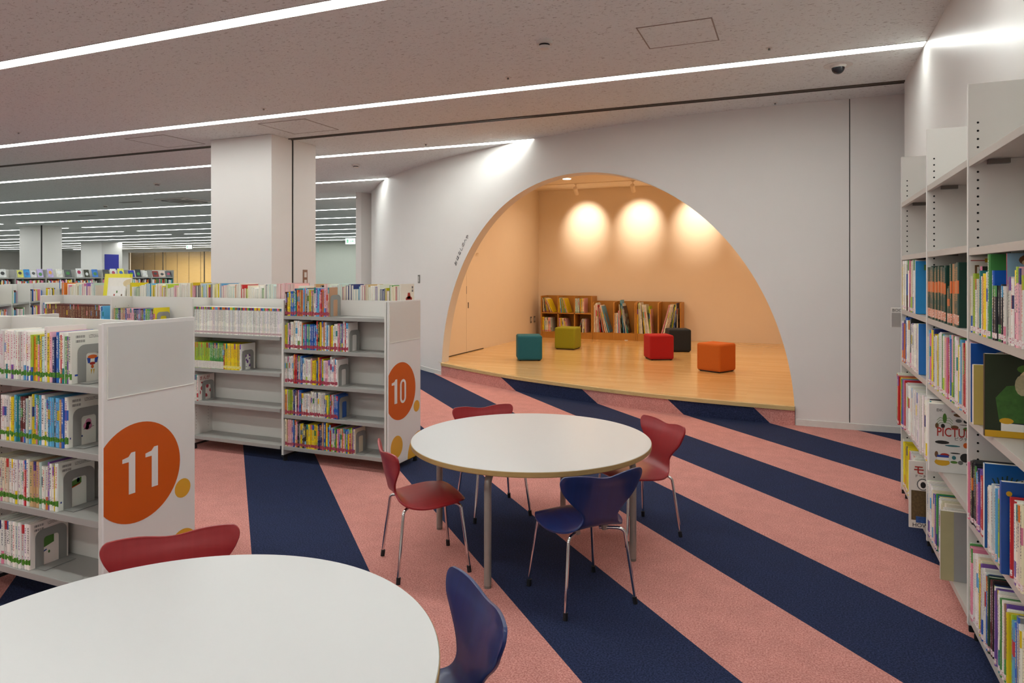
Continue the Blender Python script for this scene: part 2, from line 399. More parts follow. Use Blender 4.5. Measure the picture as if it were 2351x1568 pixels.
# back of the arched wall, seen only from the nook
k0 = len(f)
cols = [colm(NX1, cy(NX1)+TH, PZ, H+.06), colm(0., cy(0)+TH, PZ, H+.06)] ; strip_cols(cols)
strip_cols([colm(x, cy(x)+TH, z, H+.06) for x, z in arch])
strip_cols([colm(xl, cy(xl)+TH, PZ, H+.06), colm(NX0-.01, cy(NX0)+TH, PZ, H+.06)])
wf = mesh_obj('wall_front', v, f, [M['wall'], M['nookwall']]); struct(wf, 'curved white wall with a large arched opening')
md = [0]*len(f)
for i in range(k0, len(f)): md[i] = 1
wf.data.polygons.foreach_set('material_index', md)
smooth_angle(wf, 30)
MB().box(.4445, 6.762, 0, .4515, 6.772, H).build('panel_joint', M['dark'], wf)
# baseboards
def baseboard(x0, x1, name):
    n = max(2, int(abs(x1-x0)/.1)); v = []; f = []
    for i in range(n+1):
        x = x0+(x1-x0)*i/n; y = cy(x); v += [(x, y-.009, 0), (x, y-.009, .055), (x, y, .06)]
    for i in range(n):
        a = 3*i; f += [(a, a+3, a+4, a+1), (a+1, a+4, a+5, a+2)]
    return struct(mesh_obj(name, v, f, M['plastic']), 'low white skirting along the curved wall')
baseboard(0.0, .9, 'baseboard_right'); baseboard(-7.85, xl, 'baseboard_left')
# right wall
mesh_obj('wall_right', [(.815, -5, 0), (.815, 6.3, 0), (.815, 6.3, H), (.815, -5, H), (3., 6.3, 0), (3., 6.3, H)], [(0, 1, 2, 3), (1, 4, 5, 2)], M['wall_gloss'])
struct(bpy.data.objects['wall_right'], 'glossy white side wall behind the tall shelves')
# far walls and the wall behind the camera
MB().box(-23.2, 27.4, 0, -7.9, 27.6, H).build('wall_back', plain('pale_green_wall', 'd4d8cd', .6)); struct(bpy.data.objects['wall_back'], 'pale wall at the far end beyond the column')
MB().box(-34.5, 32.4, 2.76, -23.2, 32.6, H).box(-44.5, 32.4, 0, -41.3, 32.6, H).box(-52, 33.2, 0, -44.5, 33.4, H).box(-41.3, 32.4, 2.76, -34.5, 32.6, H).box(-23.4, 27.4, 0, -23.2, 32.6, H).build('wall_far', M['wall']); struct(bpy.data.objects['wall_far'], 'white far wall with a wide glazed opening')
MB().box(-52, -5.1, 0, 4, -5, H).build('wall_near', M['wall']); struct(bpy.data.objects['wall_near'])
MB().box(-52.1, -5, 0, -52, 40, H).build('wall_left', M['wall']); struct(bpy.data.objects['wall_left'])

# nook: raised floor, walls, ceiling
pts = [(x, cy(x)-.03) for x, z in arch]; pts[0] = (-.003, cy(0)-.03); pts[-1] = (arch[-1][0]+.002, pts[-1][1])
outl = [(p[0], p[1], PZ) for p in pts] + [(NX0, pts[-1][1]+.2, PZ), (NX0, BACKY, PZ), (NX1, BACKY, PZ), (NX1, cy(NX1)+TH, PZ), (-.003, cy(0)+TH, PZ)]
nf = mesh_obj('floor_nook', outl, [tuple(range(len(outl)))[::-1]], M['woodfloor']); struct(nf, 'raised oak strip floor of the story nook')
if nf.data.polygons[0].normal.z < 0: nf.data.flip_normals()
v = []; f = []
for x, y in pts: v += [(x, y-.006, PZ+.001), (x, y-.006, PZ-.034), (x, y+.012, PZ-.034), (x, y+.05, PZ+.001)]
for i in range(len(pts)-1):
    a = 4*i; f += [(a, a+1, a+5, a+4), (a+1, a+2, a+6, a+5), (a+3, a, a+4, a+7)]
mesh_obj('nosing', v, f, M['nosing'], nf)
v = []; f = []
for x, y in pts: v += [(x, y+.01, 0), (x, y+.01, PZ-.03)]
for i in range(len(pts)-1): f.append((2*i, 2*i+2, 2*i+3, 2*i+1))
mesh_obj('step_riser', v, f, M['carpet'], nf)['label'] = 'carpeted step riser carrying on the pink and navy stripes'
NZ = 3.0
mesh_obj('wall_nook_left', [(NX0, cy(NX0)+.1, PZ), (NX0, BACKY, PZ), (NX0, BACKY, NZ), (NX0, cy(NX0)+.1, NZ)], [(0, 1, 2, 3)], M['nookwall']); struct(bpy.data.objects['wall_nook_left'], 'warm lit side wall of the nook')
mesh_obj('wall_nook_back', [(NX0, BACKY, PZ), (NX1, BACKY, PZ), (NX1, BACKY, NZ), (NX0, BACKY, NZ)], [(0, 1, 2, 3)], M['nookwall']); struct(bpy.data.objects['wall_nook_back'], 'warm lit back wall of the nook')
mesh_obj('wall_nook_right', [(NX1, 6.9, PZ), (NX1, BACKY, PZ), (NX1, BACKY, NZ), (NX1, 6.9, NZ)], [(3, 2, 1, 0)], M['nookwall']); struct(bpy.data.objects['wall_nook_right'])
v = []; f = []; xx = [NX1-(NX1-NX0)*i/40 for i in range(41)]
for x in xx: v += [(x, cy(x)+TH-.005, NZ), (x, BACKY, NZ)]
for i in range(40): f.append((2*i, 2*i+1, 2*i+3, 2*i+2))
struct(mesh_obj('ceiling_nook', v, f, plain('nook_ceiling', 'e8d8c2', .9)), 'cream ceiling of the nook')
# cupboard doors in the nook's left wall
dr = empty('door_1', (NX0, 9.4, PZ)); struct(dr, 'flush double cupboard door in the nook side wall')
MB().box(0, -.75, .0, .002, .63, .0).build('threshold', M['dark'], dr) if False else None
for y0, y1 in ((-.95, -.003), (.003, .625)):
    MB().box(.001, y0, .012, .006, y1, 1.96).build('door_leaf', M['nookwall'], dr)
MB().box(.0005, -.95, 0, .004, .625, .012).box(.0005, -.003, .012, .003, .003, 1.96).box(.0005, .625, .0, .002, .629, NZ-PZ).build('door_gap', M['dark'], dr)
MB().box(.006, .045, .68, .009, .07, .77).build('door_pull', M['dark'], dr, bevel=.002)
MB().box(.004, -.005, .9, .008, .007, 1.02).build('hinge', M['plastic_grey'], dr)
MB().cyl((.035, .35, 1.52), .018, .02).box(.0, .34, 1.52, .035, .36, 1.535).build('door_stop', M['nookwall'], dr)

# column with the sliding partition pocket
MB().box(-6.287, 6.0, 0, -5.39, 6.335, H).build('column', M['wall'], bevel=.004); struct(bpy.data.objects['column'], 'square white column beside the partition slot')
MB().box(-6.24, 6.335, 0, -5.40, 6.365, H).build('column_joint', M['dark'], bpy.data.objects['column'])
MB().box(-6.24, 6.365, 0, -5.39, 6.76, H).build('wall_pocket', M['wall'], bevel=.003); struct(bpy.data.objects['wall_pocket'], 'short white wall panel behind the column')
tr = MB().box(-52, 6.27, H-.012, .815, 6.285, H).box(-52, 6.315, H-.012, .815, 6.33, H).build('trim_1', M['rail']); struct(tr, 'metal partition track set in the ceiling')
MB().box(-52, 6.285, H-.003, .815, 6.315, H-.001).build('track_slot', M['dark'], tr)
# far columns
for i, (x0, x1, y0, y1, lb) in enumerate([(-23.6, -22.55, 14.55, 15.25, 'far white column at the left beyond the display shelf'), (-32.9, -31.4, 23.2, 24.3, 'more distant white column carrying a blue panel'), (-31.0, -29.9, 15.4, 16.6, 'pale column at the left edge of the photo')]):
    c = MB().box(x0, y0, 0, x1, y1, H).build('column', M['wall']); struct(c, lb)
MB().box(-31.4, 23.35, .4, -31.38, 24.1, 2.32).build('blue_panel', M['bluepanel'], bpy.data.objects['column.002'])
MB().box(-22.57, 14.56, 0, -22.54, 14.6, H).build('column_joint', M['dark'], bpy.data.objects['column.001'])

# ------------------------------------------------------------------ ceiling lights
LY = [-3.1, -1.0, 1.14, 3.24, 5.32, 7.42, 9.55, 11.64, 13.72, 15.82, 17.92, 20.02, 22.1, 24.2, 26.3, 28.4, 30.5]
def xcurve(y):
    best = min((abs(cy(-x/50)-y), -x/50) for x in range(0, 395)); return best[1]
def light(y, x0, x1, n, extra):
    o = empty('ceiling_light', ((x0+x1)/2, y, H)); hw = (x1-x0)/2
    MB().box(-hw, -.062, -.004, hw, -.056, 0).box(-hw, .056, -.004, hw, .062, 0).box(-hw, -.062, -.004, -hw+.006, .062, 0).box(hw-.006, -.062, -.004, hw, .062, 0).build('trim_frame', M['plastic'], o)
    MB().box(-hw+.006, -.056, -.002, hw-.006, .056, 0).build('diffuser', M['strip'], o)
    tag(o, f'{extra}, {ordinal(n)} line from the near side', 'light', 'ceiling light lines')
for i, y in enumerate(LY):
    n = i+1
    if y < 6.3: x1 = .812
    elif y < 7: x1 = .8
    elif y < 13: x1 = xcurve(y)+.25
    else: x1 = -7.92
    if y > 27: x1 = -23.5
    if y < 12.5: light(y, -51, x1, n, 'long white light line recessed in the ceiling')
    else:
        light(y, -22.35, x1, n, 'white ceiling light line, near half of the broken row')
        light(y, -51 if y < 29 else -44, -23.1, n, 'white ceiling light line, far half of the broken row')
# ------------------------------------------------------------------ nook lights
def spot(name, loc, target, power, size, blend=.5, col=(1, .6, .3), rad=.03):
    l = bpy.data.lights.new(name, 'SPOT'); l.energy = power; l.spot_size = math.radians(size); l.spot_blend = blend; l.color = col; l.shadow_soft_size = rad
    o = bpy.data.objects.new(name, l); COL.objects.link(o); o.location = loc
    o.rotation_euler = (Vector(target)-Vector(loc)).to_track_quat('-Z', 'Y').to_euler(); return o
WARM = (1, .74, .50)
NOOKP = 1.0
track = MB().box(-4.35, 11.727, NZ-.012, .3, 11.747, NZ).build('light_track', M['nookwall']); tag(track, 'slim cream lighting track on the nook ceiling', 'track')
for i, (sx, wz) in enumerate(((-3.63, 2.45), (-2.60, 2.43), (-1.56, 2.42), (-.5, 2.42))):
    t = empty('track_spotlight', (sx, 11.737, NZ-.018))
    MB().cyl((0, 0, -.075), .009, .075, n=10).box(-.02, -.02, -.012, .02, .02, 0).build('stem', M['nookwall'], t)
    d = Vector((-.05, .78, -.50)).normalized()
    MB().tube([Vector((0, 0, -.11))-d*.07, Vector((0, 0, -.11))+d*.10], .036, n=16).build('lamp_head', M['nookwall'], t, smooth=False)
    tag(t, f'cream cylinder spotlight on the nook track, {ordinal(i+1)} from the corner', 'spotlight', 'track spotlights in the nook')
    q = Vector((sx, 11.737, NZ-.128))+d*.12
    spot('spot_lamp', q, q+d, 82*NOOKP, 64, 1., (1, .84, .66), .03)
dls = []
for i, (x, y) in enumerate([(-3.6, 11.12), (-1.2, 10.9), (-3.6, 8.75), (-2.2, 9.4), (-1.0, 8.2), (-3.0, 10.2), (-.2, 9.8)]):
    if i < 2:
        o = MB().cyl((0, 0, -.006), .068, .006, n=24).build('downlight', [M['warmlamp']], loc=(x, y, NZ)); tag(o, f'small round recessed downlight in the nook ceiling, {ordinal(i+1)} from the corner', 'downlight', 'nook downlights')
    l = bpy.data.lights.new('downlight_fill_lamp', 'AREA'); l.shape = 'DISK'; l.size = .16; l.energy = 9.5*NOOKP; l.color = WARM; l.spread = math.radians(150)  # area lamps added as nook fill; most have no ceiling fitting
    lo = bpy.data.objects.new('downlight_fill_lamp', l); COL.objects.link(lo); lo.location = (x, y, NZ-.02)
# lamps over the far wood room and wall wash
l = bpy.data.lights.new('wood_room_lamp', 'AREA'); l.shape = 'RECTANGLE'; l.size = 16; l.size_y = .8; l.energy = 900; l.color = (1, .86, .64); lo = bpy.data.objects.new('wood_room_lamp', l); COL.objects.link(lo); lo.location = (-35, 34.4, 2.9)
wr = MB().box(-48, 37, 0, -25, 37.2, H).build('wall_wood_room', M['woodpanel']); struct(wr, 'light wood panelled wall behind glass')
for x in [-45.5+1.15*i for i in range(17)]: MB().box(x, 36.985, 0, x+.02, 37, H).build('panel_joint', M['dark'], wr)
for i, x in enumerate((-41.3, -38.2, -34.6)):
    MB().box(x, 32.45, 0, x+.05, 32.5, 2.76).build('window_post', M['rail'], wr)
g = MB().box(-41.25, 32.47, 0, -23.5, 32.48, 2.76).build('window_1', M['glass']); struct(g, 'tall glazing in front of the wood room')

# ------------------------------------------------------------------ ceiling fittings
def detector(x, y, lb, s=1.):
    o = empty('smoke_detector', (x, y, H))
    MB().cyl((0, 0, -.022*s), .052*s, .022*s, .056*s, n=28).build('base', M['plastic'], o, smooth=False)
    MB().cyl((0, 0, -.05*s), .03*s, .016*s, .042*s, n=28).cyl((0, 0, -.034*s), .036*s, .012*s, n=24, mi=1).build('sensor_head', [M['plastic'], M['dark']], o)
    tag(o, lb, 'smoke detector', 'smoke detectors')
detector(-1.549, 4.3, 'round white smoke detector on the ceiling between the first light lines')
detector(-5.8, 8.155, 'round smoke detector beyond the column near the curved wall')
detector(-10.18, 8.54, 'small distant smoke detector left of the column')
detector(-14.6, 10.88, 'far smoke detector above the display shelves, farther of two')
for x, y, lb in ((-.165, 5.018, 'tiny sprinkler head near the dome camera'), (-.168, 6.65, 'tiny sprinkler head beside the arched wall ceiling line'), (-4.623, 5.04, 'tiny sprinkler head left of the centre, before the long light line'),
                 (-7.9, 4.86, 'tiny sprinkler head at the far left before the long light line'), (-2.1, 4.98, 'tiny sprinkler head in the middle of the ceiling'), (-4.1, 7.18, 'tiny sprinkler head just before the light line at the curved wall')):
    o = MB().cyl((0, 0, -.004), .022, .004, n=18).cyl((0, 0, -.016), .008, .012, n=10, mi=1).build('sprinkler', [M['plastic'], M['plastic_grey']], loc=(x, y, H)); tag(o, lb, 'sprinkler')
o = empty('dome_camera', (.296, 5.635, H))
MB().cyl((0, 0, -.004), .10, .004, n=36).cyl((0, 0, -.02), .05, .016, .06, n=28).build('mount_plate', M['plastic'], o)
v = []; f = []
for i in range(8):
    a = PI/2*i/8
    for k in range(24): v.append((.046*math.cos(a)*math.cos(2*PI*k/24), .046*math.cos(a)*math.sin(2*PI*k/24), -.02-.046*math.sin(a)))
v.append((0, 0, -.066))
for i in range(7):
    for k in range(24): f.append((i*24+k, i*24+(k+1) % 24, (i+1)*24+(k+1) % 24, (i+1)*24+k))
for k in range(24): f.append((7*24+k, 7*24+(k+1) % 24, len(v)-1))
mesh_obj('dome', v, f, plain('smoked_dome', '24262a', .08), o, smooth=True)
tag(o, 'black dome security camera on a white ceiling plate', 'camera')
def hatch(x0, y0, x1, y1, lb):
    o = empty('ceiling_hatch', ((x0+x1)/2, (y0+y1)/2, H)); hx, hy = (x1-x0)/2, (y1-y0)/2
    MB().box(-hx, -hy, -.003, hx, -hy+.008, 0).box(-hx, hy-.008, -.003, hx, hy, 0).box(-hx, -hy, -.003, -hx+.008, hy, 0).box(hx-.008, -hy, -.003, hx, hy, 0).build('frame', plain('hatch_frame', '8f857c', .5), o)
    MB().box(-hx+.008, -hy+.008, -.0015, hx-.008, hy-.008, 0).build('panel', M['ceiling'], o)
    tag(o, lb, 'ceiling hatch')
hatch(-.93, 4.285, -.465, 4.72, 'square access hatch in the ceiling above the nook side')
hatch(-7.15, 5.56, -6.53, 6.15, 'square access hatch in the ceiling left of the column')
hatch(-5.15, 5.53, -4.55, 6.09, 'square access hatch in the ceiling in front of the column')
o = empty('air_conditioner', (-12.0, 10.75, H))
MB().box(-.42, -.42, -.025, .42, .42, 0).build('panel', M['plastic'], o, bevel=.01)
MB().box(-.2, -.2, -.03, .2, .2, -.024).build('intake_grille', M['plastic_grey'], o)
for k in range(4): MB().box(-.28, -.37, -.028, .28, -.32, -.024).build('outlet_slot', M['dark'], o, rot=(0, 0, k*PI/2))
tag(o, 'square four-way air conditioner outlet in the far ceiling', 'air conditioner')
for x, y, lb in ((-13.4, 10.57, 'slim dark ceiling vent left of the air conditioner'), (-17.6, 12.6, 'slim dark ceiling vent at the far left')):
    o = MB().box(-.3, -.05, -.006, .3, .05, 0).build('ceiling_vent', M['plastic_grey'], loc=(x, y, H)); tag(o, lb, 'vent')
def exit_sign(x, y, z, s, lb):
    o = empty('exit_sign', (x, y, z))
    MB().box(-s, -.02, -s/2*1.0, s, .03, s/2).build('housing', M['plastic'], o)
    MB().box(-s*.94, -.024, -s*.45, s*.94, -.02, s*.45).build('sign_face', M['exit'], o)
    MB().poly([(-.1*s, -.026, -.06*s), (.35*s, -.026, -.06*s), (.35*s, -.026, -.22*s), (.75*s, -.026, 0), (.35*s, -.026, .22*s), (.35*s, -.026, .06*s), (-.1*s, -.026, .06*s)], (0, .002, 0)).box(-.75*s, -.026, -.3*s, -.35*s, -.024, .3*s).build('arrow', M['exitgreen'], o)
    MB().box(-.01, 0, s/2, .01, .01, H-z).build('hanger', M['plastic'], o)
    tag(o, lb, 'exit sign')
exit_sign(-18.05, 25, 2.79, .27, 'green and white exit sign seen through the gap beside the curved wall')
exit_sign(-27.6, 25, 2.68, .2, 'green and white exit sign in front of the wood room')

# ------------------------------------------------------------------ wall fittings
o = empty('light_switch', (-5.035, cy(-5.035)-.002, 1.245), math.atan2(cy(-4.9)-cy(-5.18), .28))
MB().box(-.035, -.006, 0, .035, .0, .12).build('plate', M['plastic_grey'], o, bevel=.002)
for sx in (-.016, .006):
    for k in range(3): MB().box(sx, -.009, .022+k*.026, sx+.011, -.006, .044+k*.026).build('rocker', M['plastic'], o)
tag(o, 'grey wall switch plate on the curved wall above the bookcase end', 'light switch')
o = empty('wall_plate', (-5.389, 6.56, 1.24))
MB().box(0, -.04, 0, .006, .04, .19).build('plate', plain('copper_plate', '9b7b68', .35, metal=.4), o, bevel=.002)
MB().box(.006, -.02, .10, .009, .02, .16).box(.006, -.02, .03, .009, .02, .07).build('keypad', M['plastic'], o)
tag(o, 'narrow bronze control plate on the wall panel behind the column', 'control plate')
for y, lb in ((12.17, 'double power outlet low on the nook side wall, nearer one'), (12.36, 'power outlet low on the nook side wall, nearer the corner')):
    o = empty('wall_outlet', (NX0+.001, y, .44)); MB().box(0, -.04, 0, .006, .04, .12).build('plate', M['plastic_grey'], o); MB().box(.006, -.022, .03, .008, .022, .09).build('socket', M['plastic'], o); tag(o, lb, 'outlet')
# lettering that follows the arch
wl = empty('wall_lettering', (-4.05, 7.9, 1.7))
wl.location = (0, 0, 0)
for ch, (x, z, a) in zip('おはなしのへや', [(-4.150, 1.535, 62), (-4.112, 1.603, 61), (-4.073, 1.668, 60), (-4.040, 1.722, 58), (-4.002, 1.775, 57), (-3.962, 1.825, 56), (-3.922, 1.868, 55)]):
    y = cy(x+.012)-.003; s = (cy(x+.05)-cy(x-.05))/.1; t = Vector((1, s, 0)).normalized(); n = Vector((0, 0, 1))
    a = math.radians(a-8); xd = t*math.cos(a)+n*math.sin(a); ud = -t*math.sin(a)+n*math.cos(a)
    text('letter', ch, .066, M['inkblack'], (x+.012, y-.001, z-.055), xd, ud, wl)
tag(wl, 'small black Japanese lettering おはなしのへや rising along the edge of the arch', 'lettering')

# ------------------------------------------------------------------ books
PAL = dict(w='eeebe4', c='e9dfc6', p='dc7f9d', r='c32a30', o='dd7a2c', y='e9d21f', g='4f9a4c', l='a9c83a', b='1f5fb8', n='22306e', s='62b1dd', t='1f8f93', v='7a58a8', k='25262a', m='5d2622', z='8d8e90', e='c9a876', f='1f4334', u='b48a68', q='cfe3df', x='e8b7bd', d='3b3a52')
CN = dict(w='white', c='cream', p='pink', r='red', o='orange', y='yellow', g='green', l='lime', b='blue', n='navy', s='sky blue', t='teal', v='purple', k='black', m='maroon', z='grey', e='tan', f='dark green', u='brown', q='mint', x='pale pink', d='slate')
BMESH = {}
def book_mesh(t, h, d, simple=False):
    key = (round(t*1000), round(h*200), round(d*200), simple)
    if key in BMESH: return BMESH[key]
    t, h, d = key[0]/1000, key[1]/200, key[2]/200
    c = min(.0022, t*.2) if not simple else .0035
    V = []; F = []; MI = []; UV = []
    def box(x0, y0, z0, x1, y1, z1, mats):
        b = len(V); V.extend([(x0,y0,z0),(x1,y0,z0),(x1,y1,z0),(x0,y1,z0),(x0,y0,z1),(x1,y0,z1),(x1,y1,z1),(x0,y1,z1)])
        for q, m in zip(((0,3,2,1),(4,5,6,7),(0,1,5,4),(1,2,6,5),(2,3,7,6),(3,0,4,7)), mats):
            F.append(tuple(b+i for i in q)); MI.append(m)
            for i in q:
                p = V[b+i]; UV.append((p[0]/t, p[2]/h) if m == 0 else (p[1]/d, p[2]/h))
    # spine, near board, far board, page block; materials 0 spine 1 cover 2 pages
    bw = min(.0025, t*.12)
    b = len(V)
    # slightly rounded spine: three facets
    for z in (0, h): V.extend([(0, .004, z), (bw*1.5, 0, z), (t-bw*1.5, 0, z), (t, .004, z), (t-c, .004, z), (c, .004, z)])
    for q, m in (((0, 1, 7, 6), 0), ((1, 2, 8, 7), 0), ((2, 3, 9, 8), 0), ((6, 7, 8, 9, 10, 11), 1), ((5, 4, 3, 2, 1, 0), 1)):
        F.append(tuple(b+i for i in q)); MI.append(m)
        for i in q:
            p = V[b+i]; UV.append((p[0]/t, p[2]/h))
    box(0, .004, 0, c, d, h, (1, 1, 1, 1, 1, 1)); box(t-c, .004, 0, t, d, h, (1,)*6)
    box(c, .004, .003, t-c, d-.003, h-.003, (2,)*6)
    me = bpy.data.meshes.new('book'); me.from_pydata(V, [], F)
    for m in (M['spine'], M['cover'], M['pages']): me.materials.append(m)
    me.polygons.foreach_set('material_index', MI)
    ul = me.uv_layers.new(name='uv'); ul.data.foreach_set('uv', [a for p in UV for a in p]); me.update()
    BMESH[key] = me; return me
SZ = lambda t: 'thin ' if t < .009 else ('thick ' if t > .024 else '')
def make_book(name, cat, label, group, t, h, d, mat, colr, ink, band, sty, tagc=None, tag2='ffffff', tagp=(0, 0, 0), cov=(0, 0), hidden_front=False):
    o = bpy.data.objects.new(name, book_mesh(t, h, d)); COL.objects.link(o); o.matrix_world = mat
    o.color = (*lin(colr), 1); o['ink'] = (*lin(ink), 1.); o['band'] = (*lin(band), 1.); o['sty'] = sty; o['dim'] = (t, h, d)
    o['tag'] = (*lin(tagc or 'ffffff'), 1.); o['tag2'] = (*lin(tag2), 1.); o['tagp'] = tagp; o['cov'] = (float(cov[0]), float(cov[1]), 0.)
    tag(o, label, cat, group); return o
def shade(hexc, rnd):
    c = [int(hexc[i:i+2], 16) for i in (0, 2, 4)]; k = 1+(rnd.random()-.5)*.16
    return ''.join('%02x' % max(0, min(255, int(x*k+(rnd.random()-.5)*10))) for x in c)
def parse(spec):
    """'w9/20*3 r12/22>2' : colour, thickness mm / height cm > protrusion cm, repeat"""
    out = []
    for tk in spec.split():
        rep = 1
        if '*' in tk: tk, r_ = tk.split('*'); rep = int(r_)
        pr = 0.
        if '>' in tk: tk, p_ = tk.split('>'); pr = float(p_)/100
        c = tk[0]; tt, hh = (tk[1:].split('/')+['0'])[:2] if '/' in tk else (tk[1:], '0')
        for _ in range(rep): out.append((c, float(tt)/1000 if tt else .012, float(hh)/100, pr))
    return out
def row(spec, origin, u, group, place, h0=.2, depth=.145, tagc=None, tag2='f4efe8', tagz=.018, tagh=.009, wob=0, name='storybook', cat='book', noun='book', seed=1, lean=0, jit=.004, startn=1, inks=None, flip=False, dens=1., lastcov=None, side='left', hj=.008, pic=0, fill=0, fit=0, end=None, lim=None, avoid=(), backlim=None, tk=1., stop=None, hmax=9.):
    """a row of books: origin = front left foot, u = unit vector along the row seen from its front; spines face the front"""
    rnd = random.Random(seed); u = Vector((u[0], u[1], 0)).normalized(); dep = Vector((-u.y, u.x, 0))
    p = Vector(origin); objs = []; bl = parse(spec); n = startn
    if tk != 1: bl = [(c, t*tk, h, q) for i, (c, t, h, q) in enumerate(bl)]
    if fit:
        k = (fit-.0007*len(bl))/sum(b[1] for b in bl); bl = [(c, t*k, h, q) for c, t, h, q in bl]
    if end is not None:
        p.x = end-sum(b[1]+.0007 for b in bl)
        while p.x < lim: p.x += bl[0][1]+.0007; bl.pop(0)
    L_ = len(bl); prev = None
    if fill:
        tot = sum(b[1]+.0007 for b in bl)
        while tot < fill:
            c = rnd.choice('wwwwccwbyrpgvsnxlok'); b_ = (c, rnd.choice([.008, .010, .012, .014, .018]), rnd.choice([h0, h0*.95, h0*1.06, h0*1.1]), 0.)
            if tot+b_[1] > fill: break
            bl.append(b_); tot += b_[1]+.0007
        L_ = len(bl)
    for i, (c, t, h, pr) in enumerate(bl):
        if c == '_': p = p+u*t; continue
        for a0_, a1_ in avoid:
            if p.x+t > a0_ and p.x < a1_: p.x = a1_+.001
        if stop is not None and p.x+t > stop: break
        h = h or h0; h += (rnd.random()-.5)*hj if not dens == 2 else 0; h = min(h, hmax); d = depth*(.92+.12*rnd.random()) if h < .235 else min(depth*1.12, depth+.02)
        base = shade(PAL[c], rnd)
        light_ = c in 'wcyqexlos'
        ik = rnd.choice(inks) if inks else (rnd.choice(['23324f', 'b33246', '2b2b2b', '1f5f94', '357048', '7d3f8d', 'd0571f']) if light_ else rnd.choice(['f4f1e8', 'f2e08a', 'f7f4f0', 'e8e4d8']))
        bd = shade(PAL[rnd.choice('roybgsvptnl')], rnd)
        r_ = rnd.random()
        sty = (0., 0., 1.) if r_ < .5 else ((.8, 1.01, 1.) if r_ < .7 else ((.0, .3, 1.) if r_ < .85 else (.55, .75, 1.)))
        if dens == 2: sty = (.9, 1.01, 1.)
        j = (rnd.random()-.5)*jit*2 - pr
        if lean:
            la = math.radians(lean[i] if isinstance(lean, list) else lean)
            if prev: p = p+u*max(0, min(h, prev[1])*(math.tan(prev[0])-math.tan(la)))
            else: p = p+u*max(0, -h*math.tan(la))
            prev = (la, h)
        if backlim is not None: d = min(d, backlim-(p.x+j))
        X = u.copy(); Y = dep.copy(); Z = Vector((0, 0, 1)); org = p+dep*j
        if lean: a = math.radians(lean[i] if isinstance(lean, list) else lean); X, Z = u*math.cos(a)-Z*math.sin(a)*1., u*math.sin(a)+Z*math.cos(a); 
        if lean and a > 0: org = org+Vector((0, 0, t*math.sin(a)))
        if flip: # fore-edge to the front: turn the book round
            org = org+dep*d+X*t; X = -X; Y = -Y
        mt = Matrix(((X.x, Y.x, Z.x, org.x), (X.y, Y.y, Z.y, org.y), (X.z, Y.z, Z.z, org.z), (0, 0, 0, 1)))
        cv = (0, pic)
        if i == L_-1 and lastcov: cv = lastcov
        lab = f'{SZ(t)}{CN[c]} {noun}, {ordinal(n)} from the {side} {place}'
        objs.append(make_book(name, cat, lab, group, t, h, d, mt, base, ik, bd, sty, tagc, tag2, (tagz, tagh if tagc else -1., wob), cv))
        n += 1; p = p+u*((t/math.cos(math.radians(lean if not isinstance(lean, list) else lean[i])) if lean else t)+.0007)
    return objs, p
def bookend(loc, rz, lb, w_=.13, h_=.155, art=None):
    """steel bookend: upright with a window, foot plate pointing away from the books (+x local)"""
    o = empty('bookend', loc, rz); r_ = .03; fr = .034
    out = []
    for cx_, cz_, a0 in ((w_-r_, h_-r_, 0), (r_, h_-r_, 90)):
        for k in range(6): a = math.radians(a0+18*k); out.append((cx_+r_*math.cos(a), cz_+r_*math.sin(a)))
    outer = [(w_, .0)] + out + [(0, .0)]
    r2 = .012; inn = []
    for cx_, cz_, a0 in ((w_-fr-r2, h_-fr-r2, 0), (fr+r2, h_-fr-r2, 90)):
        for k in range(6): a = math.radians(a0+18*k); inn.append((cx_+r2*math.cos(a), cz_+r2*math.sin(a)))
    inner = [(w_-fr, .0)] + inn + [(fr, .0)]
    n = len(outer); th = .0015; v = []; f = []
    for xx in (0, th): v += [(xx, a, b) for a, b in outer] + [(xx, a, b) for a, b in inner]
    for side_ in (0, 2*n):
        for i in range(n-1):
            q = (side_+i, side_+i+1, side_+n+i+1, side_+n+i); f.append(q if side_ else q[::-1])
    for i in range(n-1): f.append((i, i+1, 2*n+i+1, 2*n+i)); f.append((n+i+1, n+i, 3*n+i, 3*n+i+1))
    mesh_obj('upright', v, f, M['bookend'], o)
    MB().box(0, 0, .0, .06, w_, .0015).build('foot_plate', M['bookend'], o)
    tag(o, lb, 'bookend', 'grey steel bookends'); return o

